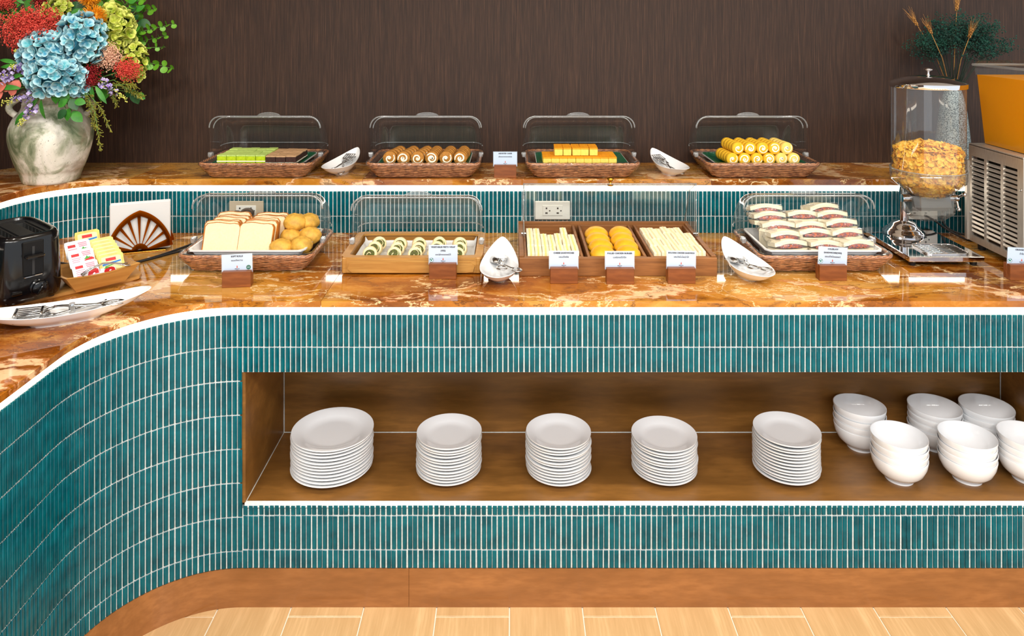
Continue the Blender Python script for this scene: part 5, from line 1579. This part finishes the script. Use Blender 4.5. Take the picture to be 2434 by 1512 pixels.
# ================================================================== silver vase with dried greenery on the upper tier
def speckle():
    t = NT('speckled_silver')
    n = t.noise(t.coords(), 260, 2)
    t.base(t.ramp(n, [(0.42, (40, 70, 74)), (0.55, (190, 205, 205))]))
    t.bump(n, 0.8, 0.003)
    return t.surf(0.35, 0.3)
sv = [(0.001, 0), (0.070, 0), (0.0725, 0.006), (0.070, 0.06), (0.062, 0.15), (0.052, 0.24), (0.040, 0.30), (0.030, 0.335), (0.027, 0.350), (0.030, 0.362), (0.027, 0.361), (0.022, 0.33), (0.001, 0.32)]
VX, VY = 1.840, 3.120
tag(link('silver_vase', MB().lathe(sv, 40).mesh('silver_vase', speckle(), 60)), 'speckled silver bottle vase behind the cereal dispenser', 'vase').location = (VX, VY, Z_UP)
M_DRY = plain('dried_green_sprigs', (26, 88, 72), 0.7, col2=(10, 50, 48), vscale=26)
M_DRYSTEM = plain('dried_stem', (30, 52, 40), 0.7)
M_WHEAT = plain('wheat_straw', (196, 140, 70), 0.7, var=0.2, vscale=80)
mouth = Vector((VX, VY, Z_UP + 0.345))
dr = random.Random(21)
for k in range(22):
    tx = -0.16 + 0.36 * (k + dr.uniform(-.3, .3)) / 21
    tip = mouth + Vector((tx, dr.uniform(-0.10, 0.05), 0.25 - 0.9 * (tx - 0.02) ** 2 * 3.4 + dr.uniform(-.03, .02)))
    sp = Spec('dried_sprig', 'dried plant')
    st = MB(); cl = MB()
    base = Vector((dr.uniform(-.012, .012), dr.uniform(-.012, .012), -0.06))
    rel = tip - mouth
    mid = rel * 0.5 + Vector((0, 0, 0.03))
    st.tube([base, mid, rel], [0.0018, 0.0014, 0.0008], 5)
    for q in range(30):
        f_ = dr.uniform(0.30, 0.95)
        p0 = mid.lerp(rel, (f_ - 0.3) / 0.65) if f_ > 0.3 else mid
        p1 = p0 + Vector((dr.uniform(-.045, .045), dr.uniform(-.035, .035), dr.uniform(0.0, 0.055)))
        st.tube([p0, p1], [0.0007, 0.0005], 3)
        for w in range(9):
            c = p1 + Vector((dr.gauss(0, .010), dr.gauss(0, .009), dr.gauss(0, .009)))
            a = dr.uniform(0.0020, 0.0042)
            v6 = [(a, 0, 0), (-a, 0, 0), (0, a, 0), (0, -a, 0), (0, 0, a), (0, 0, -a)]
            cl.add([c + Vector(x) * dr.uniform(.7, 1.3) for x in v6], [(0, 2, 4), (2, 1, 4), (1, 3, 4), (3, 0, 4), (2, 0, 5), (1, 2, 5), (3, 1, 5), (0, 3, 5)])
    sp.part('stem', st.mesh('stem', M_DRYSTEM, 180))
    sp.part('bloom_clusters', cl.mesh('bloom_clusters', M_DRY, 0), kind='stuff')
    place(sp, mouth, (0, 0, 0), 'dark green dried sprig in the silver vase', 'dried green sprigs')
for k, (px, py, dy) in enumerate(((2213, 78, -0.10), (2304, 88, -0.12), (2274, 25, -0.02), (2180, 60, 0.02))):
    tip = at(px, py, VY + dy) - mouth
    sp = Spec('wheat_ear', 'dried plant')
    d = tip.normalized()
    sp.part('stalk', MB().tube([(0, 0, -0.06), tip * 0.5 + Vector((0, 0, 0.01)), tip], [0.0018, 0.0014, 0.0012], 5).mesh('stalk', M_WHEAT, 180))
    ear = MB(); aw = MB()
    q = d.to_track_quat('Z', 'Y').to_matrix().to_4x4()
    for j in range(16):
        a = j * 2.4; zz = j * 0.0026
        M = Matrix.Translation(tip) @ q
        ear.ell((0.0045 * math.cos(a), 0.0045 * math.sin(a), zz), (0.0030, 0.0030, 0.0055), 6, 4, M)
        aw.tube([M @ Vector((0.004 * math.cos(a), 0.004 * math.sin(a), zz)), M @ Vector((0.016 * math.cos(a), 0.016 * math.sin(a), zz + 0.05))], [0.0007, 0.0003], 3)
    sp.part('ear', ear.mesh('ear', M_WHEAT, 60)); sp.part('awns', aw.mesh('awns', M_WHEAT, 0))
    place(sp, mouth, (0, 0, 0), ['straw wheat ear leaning over the edge of the dried sprigs', 'straw wheat ear low among the dried sprigs', 'straw wheat ear rising highest above the dried sprigs', 'straw wheat ear at the wall side of the dried sprigs'][k], 'wheat ears')
# ================================================================== big flower vase on the upper tier
FX, FY = -1.790, 2.905
def glaze():
    t = NT('weathered_white_clay')
    v = t.coords((1, 1, 0.7))
    n1 = t.noise(v, 9, 5, 0.6, 0.8)
    c = t.ramp(n1, [(0.38, (96, 112, 80)), (0.48, (160, 166, 140)), (0.56, (222, 220, 206)), (0.66, (236, 233, 222))])
    n3 = t.noise(t.coords((1, 1, 0.8), loc=(4, 2, 1)), 7, 4, 0.6, 0.5)
    c = t.mix(t.ramp(n3, [(0.52, 0.0), (0.62, 0.6)]), c, lin((150, 132, 112)))
    sp_ = t.noise(t.coords(), 210, 2)
    c = t.mix(t.ramp(sp_, [(0.66, 0.0), (0.72, 0.8)]), c, lin((96, 84, 70)))
    t.base(c)
    t.bump(t.noise(v, 60, 4), 0.25, 0.004)
    return t.surf(0.6)
M_CLAY = glaze()
vp = [(0.001, 0), (0.094, 0), (0.098, 0.006), (0.110, 0.045), (0.1135, 0.050), (0.127, 0.088), (0.140, 0.138), (0.1455, 0.178), (0.142, 0.212), (0.128, 0.246), (0.108, 0.272), (0.099, 0.290), (0.0975, 0.300), (0.0990, 0.303), (0.0965, 0.306), (0.096, 0.330), (0.104, 0.345), (0.100, 0.349), (0.090, 0.335), (0.088, 0.300), (0.08, 0.27), (0.001, 0.26)]
def smooth_prof(p, n=5):
    P_ = [Vector((a, b, 0)) for a, b in p]; out = []
    for i in range(len(P_) - 1):
        p0, p1, p2, p3 = P_[max(i - 1, 0)], P_[i], P_[i + 1], P_[min(i + 2, len(P_) - 1)]
        k = n if (p2 - p1).length > 0.015 and i > 1 else 1
        for q in range(k):
            t = q / k
            v = 0.5 * ((2 * p1) + (-p0 + p2) * t + (2 * p0 - 5 * p1 + 4 * p2 - p3) * t * t + (-p0 + 3 * p1 - 3 * p2 + p3) * t ** 3)
            out.append((v.x, v.y))
    return out + [p[-1]]
vs_p = Spec('flower_vase', 'vase', MB().lathe(smooth_prof(vp), 72).mesh('vase', M_CLAY, 60))
for s in (-1, 1):
    vs_p.part('handle', MB().tube([(s * (0.104 + 0.044 * math.sin(PI * q / 12)), 0, 0.328 - 0.085 * q / 12) for q in range(13)], 0.0125, 12).mesh('handle', M_CLAY, 60))
place(vs_p, (FX, FY, Z_UP), (0, 0, rad(12)), 'weathered white clay urn full of mixed flowers', 'vase')
MO = Vector((FX, FY, Z_UP + 0.325))
fr = random.Random(4)
M_STEMG = plain('green_stem', (74, 116, 44), 0.6)
def petal_mat(name, deep, deep2, pale):
    t = NT(name)
    at_ = t.add('ShaderNodeAttribute'); at_.attribute_name = 'tone'
    c = t.mix(t.ramp(t.noise(t.coords(), 28, 3), [(0.38, 0.0), (0.62, 1.0)]), lin(deep), lin(deep2))
    t.base(t.mix(t.ramp(at_.outputs['Fac'], [(0.25, 0.0), (0.98, 1.0)]), c, lin(pale)))
    return t.surf(0.6, 0, 0.3)
M_BLUE = petal_mat('blue_petal', (58, 136, 170), (86, 166, 176), (186, 222, 228))
M_LIME = petal_mat('lime_petal', (128, 152, 34), (160, 172, 50), (220, 224, 120))
M_REDF = plain('scarlet_floret', (206, 52, 44), 0.6, col2=(226, 92, 76), vscale=60)
M_DRED = plain('crimson_floret', (156, 12, 22), 0.6, col2=(112, 6, 14), vscale=60)
M_PINKF = plain('blush_floret', (226, 168, 140), 0.6, col2=(236, 198, 170), vscale=60)
M_ORF = plain('orange_spike', (236, 160, 14), 0.6, col2=(208, 118, 6), vscale=60)
M_LAV = plain('lavender_floret', (206, 196, 226), 0.6, col2=(112, 84, 172), vscale=70)
M_TIP = plain('yellow_green_bud', (206, 208, 96), 0.6)
M_LEAF = plain('green_leaf', (64, 138, 40), 0.45, col2=(38, 104, 36), vscale=18)
M_LEAFD = plain('dark_leaf', (36, 86, 40), 0.5, col2=(22, 62, 30), vscale=18)
M_EUC = plain('eucalyptus_leaf', (98, 156, 34), 0.5, col2=(60, 118, 30), vscale=18)
M_OLIVE = plain('olive_heath', (138, 134, 38), 0.6, col2=(96, 100, 30), vscale=50)
M_SALMON = plain('salmon_leaf', (222, 128, 108), 0.5, col2=(196, 96, 84), vscale=20)

def petal(mb, M, L, W, cup=0.25):
    """a rounded petal; tone runs from 0 at the claw to 1 along its pale edge"""
    o = len(mb.v)
    vs_ = [(0, 0, 0), (0, L * 0.5, -0.04 * L)]; tone = [0.0, 0.15]
    k = 9
    for i in range(k + 1):
        a = -0.80 * PI + 1.60 * PI * i / k
        x = W * 0.5 * math.sin(a); y = L * 0.52 + L * 0.48 * math.cos(a)
        rr_ = math.hypot(x / (W * 0.5), (y - L * 0.5) / (L * 0.5))
        vs_.append((x, y, cup * L * (0.25 + 0.45 * (y / L)) * abs(math.sin(a)) ** 0.5 + cup * L * 0.3 * (y / L) ** 2)); tone.append(0.55 + 0.45 * (y / L))
    fs_ = [(1, 2 + i, 3 + i) for i in range(k)] + [(0, 2, 1), (0, 1, 2 + k)]
    mb.add(vs_, fs_, M)
    for i, t_ in enumerate(tone): mb.tone[o + i] = t_
def orient(p, d, roll=0.0):
    return Matrix.Translation(p) @ d.to_track_quat('Z', 'Y').to_matrix().to_4x4() @ Matrix.Rotation(roll, 4, 'Z')
def stem_to(c, r=0.0028):
    a = Vector((fr.uniform(-.04, .04), fr.uniform(-.04, .04), -0.10))
    m = Vector((a.x * 0.6 + c.x * 0.35, a.y * 0.6 + c.y * 0.35, max(0.0, c.z * 0.5)))
    return MB().tube([a, m, c], r, 6).mesh('stem', M_STEMG, 180)
def flower(name, cat, label, c, head_name, head, mat, group=None, smooth=180, extra=()):
    sp = Spec(name, cat)
    sp.part(head_name, head.mesh(head_name, mat, smooth), kind='stuff')
    for nm, me in extra: sp.part(nm, me)
    sp.part('stem', stem_to(c))
    return place(sp, MO, (0, 0, 0), label, group)
def fib(n):
    for i in range(n):
        z = 1 - 2 * (i + 0.5) / n
        r = math.sqrt(1 - z * z); a = i * 2.399963
        yield Vector((r * math.cos(a), r * math.sin(a), z))
def hydrangea(c, rr, mat, label, n=105, L=0.027):
    h = MB()
    for d in fib(n):
        if d.z < -0.75: continue
        k = 1 + fr.uniform(-.10, .10)
        p = c + Vector((d.x * rr[0], d.y * rr[1], d.z * rr[2])) * k
        dd = (d + Vector((fr.uniform(-.6, .6), fr.uniform(-.6, .6), fr.uniform(-.6, .6)))).normalized()
        M = orient(p, dd, fr.uniform(0, 6))
        s = fr.uniform(0.8, 1.15)
        for q in range(4):
            petal(h, M @ Matrix.Rotation(q * PI / 2 + fr.uniform(-.15, .15), 4, 'Z') @ Matrix.Rotation(fr.uniform(0.0, 0.75), 4, 'X'), L * s, L * 0.98 * s, 0.30)
    h.ell(c, (rr[0] * 0.66, rr[1] * 0.66, rr[2] * 0.66), 12, 8)
    flower('hydrangea', 'flower', label, c, 'flower_head', h, mat, 'hydrangeas in the urn')
def blobs(mb, c, s):
    v6 = [(s, 0, 0), (-s, 0, 0), (0, s, 0), (0, -s, 0), (0, 0, s), (0, 0, -s)]
    mb.add([c + Vector(x) * fr.uniform(.6, 1.3) for x in v6], [(0, 2, 4), (2, 1, 4), (1, 3, 4), (3, 0, 4), (2, 0, 5), (1, 2, 5), (3, 1, 5), (0, 3, 5)])
def plume(c, rr, mat, label, name, n=70, per=16, s=0.0042):
    h = MB()
    for d in fib(n):
        if d.y > 0.65: continue
        k = fr.uniform(0.75, 1.12)
        e = Vector((d.x * rr[0] * k, d.y * rr[1] * k, d.z * rr[2] * k))
        for q in range(int(per * 1.9)):
            f_ = 1 - 0.62 * (q / (per * 1.9)) ** 1.3
            blobs(h, c + e * f_ + Vector((fr.gauss(0, .0055), fr.gauss(0, .0055), fr.gauss(0, .0055))), s * 0.74 * fr.uniform(.5, 1.2))
    h.ell(c, (rr[0] * 0.34, rr[1] * 0.34, rr[2] * 0.34), 10, 7)
    flower(name, 'flower', label, c, 'floret_cluster', h, mat, 'plume flowers in the urn', 180)
def P(px, py, Y): return at(px, py, Y) - MO
hydrangea(P(112, 128, 2.80), (0.080, 0.07, 0.074), M_BLUE, 'pale blue hydrangea head below the big scarlet plume')
hydrangea(P(196, 98, 2.82), (0.072, 0.07, 0.092), M_BLUE, 'pale blue hydrangea head below the orange globe flower')
hydrangea(P(132, 186, 2.76), (0.092, 0.06, 0.066), M_BLUE, 'widest pale blue hydrangea head hanging over the urn mouth')
hydrangea(P(182, 200, 2.80), (0.034, 0.03, 0.040), M_BLUE, 'small pale blue hydrangea head beside the crimson cluster', 40)
hydrangea(P(268, 66, 2.93), (0.066, 0.06, 0.078), M_LIME, 'lime green hydrangea head beside the orange globe flower')
hydrangea(P(262, 104, 2.90), (0.046, 0.04, 0.040), M_LIME, 'smaller lime hydrangea head above the blush florets', 60, 0.015)
hydrangea(P(318, 150, 2.95), (0.040, 0.04, 0.085), M_LIME, 'olive lime hydrangea head behind the small scarlet plume', 70, 0.018)
hydrangea(P(140, 24, 2.93), (0.050, 0.04, 0.036), M_LIME, 'pale lime hydrangea head behind the big scarlet plume', 50, 0.018)
plume(P(80, 72, 2.82), (0.128, 0.09, 0.098), M_REDF, 'big scarlet plume of tiny florets', 'scarlet_plume', 150, 20, 0.0046)
plume(P(304, 165, 2.86), (0.052, 0.04, 0.046), M_REDF, 'small scarlet plume beside the blush florets', 'scarlet_plume', 46, 14, 0.004)
plume(P(258, 134, 2.85), (0.050, 0.04, 0.052), M_PINKF, 'blush pink floret cluster beside a blue hydrangea', 'blush_sedum', 50, 16, 0.004)
plume(P(214, 182, 2.80), (0.036, 0.03, 0.048), M_DRED, 'crimson floret cluster between blue hydrangea and lavender', 'crimson_plume', 46, 14, 0.0042)
plume(P(12, 4, 2.88), (0.045, 0.04, 0.034), M_REDF, 'red pincushion flower above the fern', 'pincushion_flower', 44, 14, 0.004)
plume(P(95, 0, 2.95), (0.03, 0.03, 0.03), M_DRED, 'crimson cluster behind the top of the scarlet plume', 'crimson_plume', 30, 10, 0.004)
plume(P(182, 18, 2.97), (0.036, 0.03, 0.034), M_DRED, 'crimson cluster behind the orange globe flower', 'crimson_plume', 36, 10, 0.004)
def globe(c, r, label):
    h = MB()
    for d in fib(330):
        p0 = c + d * r * 0.55; p1 = c + (d + Vector((fr.uniform(-.12, .12), fr.uniform(-.12, .12), fr.uniform(-.12, .12)))).normalized() * r * fr.uniform(.9, 1.08)
        h.tube([p0, p1], [0.0017, 0.0010], 3)
    h.ell(c, (r * 0.6,) * 3, 12, 8)
    flower('globe_flower', 'flower', label, c, 'spiky_head', h, M_ORF, 'orange globe flowers', 0)
globe(P(222, 42, 2.85), 0.050, 'spiky orange globe flower beside the lime hydrangea')
globe(P(213, -8, 2.90), 0.042, 'spiky orange globe flower on a tall stem above the others')
def spike(p0, p1, label, n=60):
    a, b = P(*p0), P(*p1)
    lav, tip = MB(), MB()
    for k in range(n):
        t = k / n
        c = a.lerp(b, t) + Vector((fr.gauss(0, 1), fr.gauss(0, 1), fr.gauss(0, 1))) * 0.011 * (1.1 - 0.8 * t)
        if t < 0.62:
            d = Vector((fr.uniform(-1, 1), fr.uniform(-1, 0.2), fr.uniform(-1, 1))).normalized()
            for q in range(4): petal(lav, orient(c, d, q * PI / 2), 0.0078, 0.0076, 0.2)
        else:
            blobs(tip, c, 0.0034)
    for k in range(20): blobs(tip, a.lerp(b, fr.uniform(0.1, 0.9)) + Vector((fr.gauss(0, .006), fr.gauss(0, .006), fr.gauss(0, .006))), 0.003)
    sp = Spec('lavender_spike', 'flower')
    sp.part('florets', lav.mesh('florets', M_LAV, 180), kind='stuff'); sp.part('buds', tip.mesh('buds', M_TIP, 0), kind='stuff')
    sp.part('stem', MB().tube([Vector((fr.uniform(-.03, .03), -0.02, -0.08)), Vector((a.x * 0.5, a.y * 0.5, a.z * 0.5 + 0.03)), a, b], [0.0022, 0.002, 0.0018, 0.001], 5).mesh('stem', M_STEMG, 180))
    place(sp, MO, (0, 0, 0), label, 'lavender spikes')
spike((84, 222, 2.74), (4, 246, 2.72), 'lavender spike drooping out over the urn handle')
spike((86, 244, 2.72), (44, 298, 2.72), 'lavender spike hanging down in front of the urn shoulder')
spike((66, 168, 2.76), (24, 158, 2.74), 'lavender spike between the scarlet plume and salmon leaves')
spike((72, 135, 2.76), (34, 122, 2.76), 'short lavender spike tucked under the big scarlet plume')
spike((30, 178, 2.74), (-10, 190, 2.73), 'lavender spike pointing outward above the salmon leaves')
spike((238, 192, 2.80), (302, 238, 2.82), 'lavender spike drooping below the small scarlet plume')
def leafmesh(L, W, mat, nseg=5, fold=0.15, bend=0.25):
    mb = MB(); vs_ = []; fs_ = []
    for i in range(nseg + 1):
        t = i / nseg
        w = W / 2 * math.sin(PI * min(1, t * 0.92 + 0.06)) ** 0.8 * (1 if i < nseg else 0.05)
        z = -bend * L * t * t
        vs_ += [(-w, L * t, z + fold * w), (0, L * t, z), (w, L * t, z + fold * w)]
    for i in range(nseg):
        a = i * 3
        fs_ += [(a, a + 1, a + 4, a + 3), (a + 1, a + 2, a + 5, a + 4)]
    return mb.add(vs_, fs_).mesh('leaf', mat, 180)
rm_ = MB(); petal(rm_, Matrix.Identity(4), 0.030, 0.029, 0.12); rm_.tone = {}
ROUND = rm_.mesh('leaf', M_EUC, 180)
BROAD = leafmesh(0.075, 0.055, M_LEAF); BROADD = leafmesh(0.075, 0.058, M_LEAFD); BLADE = leafmesh(0.115, 0.030, M_LEAF, 6, 0.2, 0.35); SALM = leafmesh(0.050, 0.046, M_SALMON, 5, 0.1, 0.2); FERN = leafmesh(0.034, 0.010, M_LEAF, 3, 0.1, 0.3)
def dirM(p, d, up=Vector((0, -0.5, 1)), s=1.0):
    """leaf matrix: local y along d, upper face towards up"""
    y = d.normalized(); x = y.cross(up).normalized(); z = x.cross(y)
    M = Matrix((x, y, z)).transposed().to_4x4()
    return Matrix.Translation(p) @ M @ Matrix.Scale(s, 4)
def eucalyptus(p0, p1, label, n=9, s0=1.0):
    a, b = P(*p0), P(*p1)
    sp = Spec('eucalyptus_branch', 'foliage')
    mid = a.lerp(b, 0.5) + Vector((0, -0.01, 0.012))
    sp.part('stem', MB().tube([Vector((0.02, 0, -0.08)), a * 0.5 + Vector((0, 0, 0.02)), a, mid, b], [0.003, 0.0026, 0.0022, 0.0016, 0.0009], 5).mesh('stem', M_STEMG, 180))
    ax_ = (b - a).normalized()
    for k in range(n):
        t = (k + 0.6) / n
        c = a.lerp(mid, t * 2) if t < 0.5 else mid.lerp(b, t * 2 - 1)
        for s in (-1, 1):
            side = ax_.cross(Vector((0, -1, 0.2 * s))).normalized() * s
            if k % 2: side = (side + Vector((0, -0.9, 0.2))).normalized()
            d = (side + ax_ * 0.5 + Vector((fr.uniform(-.3, .3), fr.uniform(-.5, .2), fr.uniform(-.3, .3)))).normalized()
            sp.part('leaf', ROUND, dirM(c, d, Vector((fr.uniform(-.6, .6), -1, fr.uniform(.1, .9))), s0 * (1.15 - 0.45 * t) * fr.uniform(.85, 1.15)))
    place(sp, MO, (0, 0, 0), label, 'eucalyptus branches')
eucalyptus((262, 108, 2.98), (416, 56, 3.02), 'longest eucalyptus branch reaching out along the wall', 11, 0.95)
eucalyptus((270, 128, 2.98), (398, 84, 3.04), 'eucalyptus branch just under the longest one', 9, 0.85)
eucalyptus((300, 128, 3.0), (394, 112, 3.02), 'short eucalyptus branch above the round-leaved one', 6, 0.85)
eucalyptus((310, 150, 2.98), (414, 164, 2.98), 'eucalyptus branch with big round leaves pointing outward', 6, 1.15)
eucalyptus((262, 40, 3.0), (348, -4, 3.0), 'eucalyptus branch rising above the lime hydrangea', 8, 1.3)
eucalyptus((270, 60, 3.03), (372, 20, 3.05), 'eucalyptus branch behind the lime hydrangea top', 8, 1.1)
eucalyptus((240, 24, 3.02), (290, -40, 3.02), 'tall eucalyptus branch behind the orange globe', 7, 1.2)
def spray(pts, meshes, label, name='leaf_spray', group='leaf sprays in the urn'):
    """pts: (px, py, Y, direction x, z, scale, mesh index)"""
    sp = Spec(name, 'foliage'); st = MB()
    for px, py, Y, dx, dz, s, mi in pts:
        c = P(px, py, Y)
        st.tube([Vector((c.x * 0.2, -0.02, -0.06)), Vector((c.x * 0.6, c.y * 0.6, c.z * 0.5 + 0.03)), c], [0.002, 0.0018, 0.0014], 5)
        sp.part('leaf', meshes[mi], dirM(c, Vector((dx, -0.25, dz)), Vector((fr.uniform(-.3, .3), -1, 0.45)), s))
    sp.part('stem', st.mesh('stem', M_STEMG, 180))
    place(sp, MO, (0, 0, 0), label, group)
G = [BROAD, BROADD, BLADE, SALM, FERN]
spray([(138, 208, 2.74, -0.2, -1, 0.80, 0), (150, 215, 2.745, 0.35, -1, 0.66, 0), (120, 206, 2.76, -0.8, -0.8, 0.6, 1)], G, 'bright green leaves hanging below the widest blue hydrangea')
spray([(168, 236, 2.735, 0.5, -0.6, 0.62, 1), (160, 236, 2.735, -0.6, -0.5, 0.55, 0), (178, 240, 2.735, 0.9, -0.1, 0.55, 0), (166, 258, 2.735, -0.3, -1, 0.62, 0), (172, 266, 2.735, 0.8, -0.7, 0.68, 0), (158, 262, 2.735, -0.8, -0.7, 0.58, 1)], G, 'leafy sprig trailing down the front of the urn')
spray([(228, 206, 2.78, 0.6, -0.8, 0.62, 2), (216, 200, 2.80, 0.2, -1, 0.5, 2)], G, 'long blade leaves under the crimson cluster')
spray([(318, 214, 2.88, 0.3, -1, 0.75, 1), (310, 208, 2.89, -0.4, -1, 0.55, 1), (326, 222, 2.88, 0.8, -0.5, 0.5, 0)], G, 'ivy-like leaves below the small scarlet plume')
spray([(40, 150, 2.76, -0.9, 0.3, 0.55, 2), (46, 158, 2.75, -1, 0.1, 0.6, 2), (60, 176, 2.75, -1, -0.2, 0.6, 2), (48, 210, 2.74, -1, 0.15, 0.7, 2), (88, 236, 2.73, -0.8, -1, 0.6, 2), (98, 238, 2.73, 0.1, -1, 0.6, 2), (64, 262, 2.73, -0.7, -0.7, 0.62, 2)], G, 'narrow leaves among the lavender spikes by the urn handle')
spray([(28, 196, 2.75, -0.6, -0.6, 0.9, 3), (42, 190, 2.75, -0.2, -0.9, 0.85, 3), (14, 200, 2.74, -0.9, -0.5, 0.9, 3), (6, 218, 2.74, -0.8, -0.6, 0.9, 3), (34, 206, 2.745, -0.3, -1, 0.7, 3)], G, 'salmon pink leaves at the side of the urn', 'salmon_spray')
fern = []
for k in range(34):
    fern.append((18 + fr.uniform(-26, 46), 28 + fr.uniform(-26, 22), 2.90 + fr.uniform(-.03, .04), fr.uniform(-1, 1), fr.uniform(-.3, 1), fr.uniform(.8, 1.3), 4))
spray(fern, G, 'feathery green fern behind the big scarlet plume', 'fern')
dark = []
for k in range(46):
    px, py = fr.uniform(40, 300), fr.uniform(10, 215)
    dark.append((px, py, 2.93 + fr.uniform(-.03, .06), fr.uniform(-1, 1), fr.uniform(-1, 1), fr.uniform(.7, 1.15), 1 if k % 4 else 0))
spray(dark, G, 'dark green filler leaves behind the flower heads')
dark = []
for k in range(26):
    px, py = fr.uniform(225, 330), fr.uniform(-5, 70)
    dark.append((px, py, 3.00 + fr.uniform(-.03, .06), fr.uniform(-.2, 1), fr.uniform(-.6, 1), fr.uniform(.4, .7), 1 if k % 3 else 0))
spray(dark, G, 'dark green leaves at the wall behind the lime hydrangea')
def heath(paths, label):
    sp = Spec('trailing_heath', 'foliage'); st = MB(); bl = MB()
    for pts in paths:
        q = [P(*p) for p in pts]
        st.tube([Vector((0.03, -0.03, 0))] + q, [0.002] * (len(q)) + [0.001], 5)
        for a, b in zip(q, q[1:]):
            for k in range(34):
                c = a.lerp(b, fr.random())
                d = ((b - a).normalized() + Vector((fr.uniform(-1, 1), fr.uniform(-1, 1), fr.uniform(-1, 1)))).normalized()
                e = c + d * fr.uniform(.008, .020)
                bl.tube([c, e], [0.0016, 0.0010], 3); blobs(bl, e, 0.0028)
    sp.part('stem', st.mesh('stem', M_STEMG, 180)); sp.part('needles', bl.mesh('needles', M_OLIVE, 0), kind='stuff')
    place(sp, MO, (0, 0, 0), label, 'trailing heath')
heath([[(204, 222, 2.78), (226, 268, 2.76), (232, 310, 2.76), (239, 352, 2.76)], [(210, 222, 2.78), (240, 258, 2.77), (262, 306, 2.77)], [(202, 226, 2.78), (216, 262, 2.77), (224, 300, 2.77)]], 'olive heath trailing furthest down beside the urn')
heath([[(240, 200, 2.83), (268, 226, 2.82), (276, 250, 2.82)], [(270, 190, 2.86), (310, 216, 2.86), (340, 232, 2.86)], [(250, 205, 2.83), (300, 200, 2.84), (322, 206, 2.84)]], 'olive heath sprays behind the drooping lavender spike')
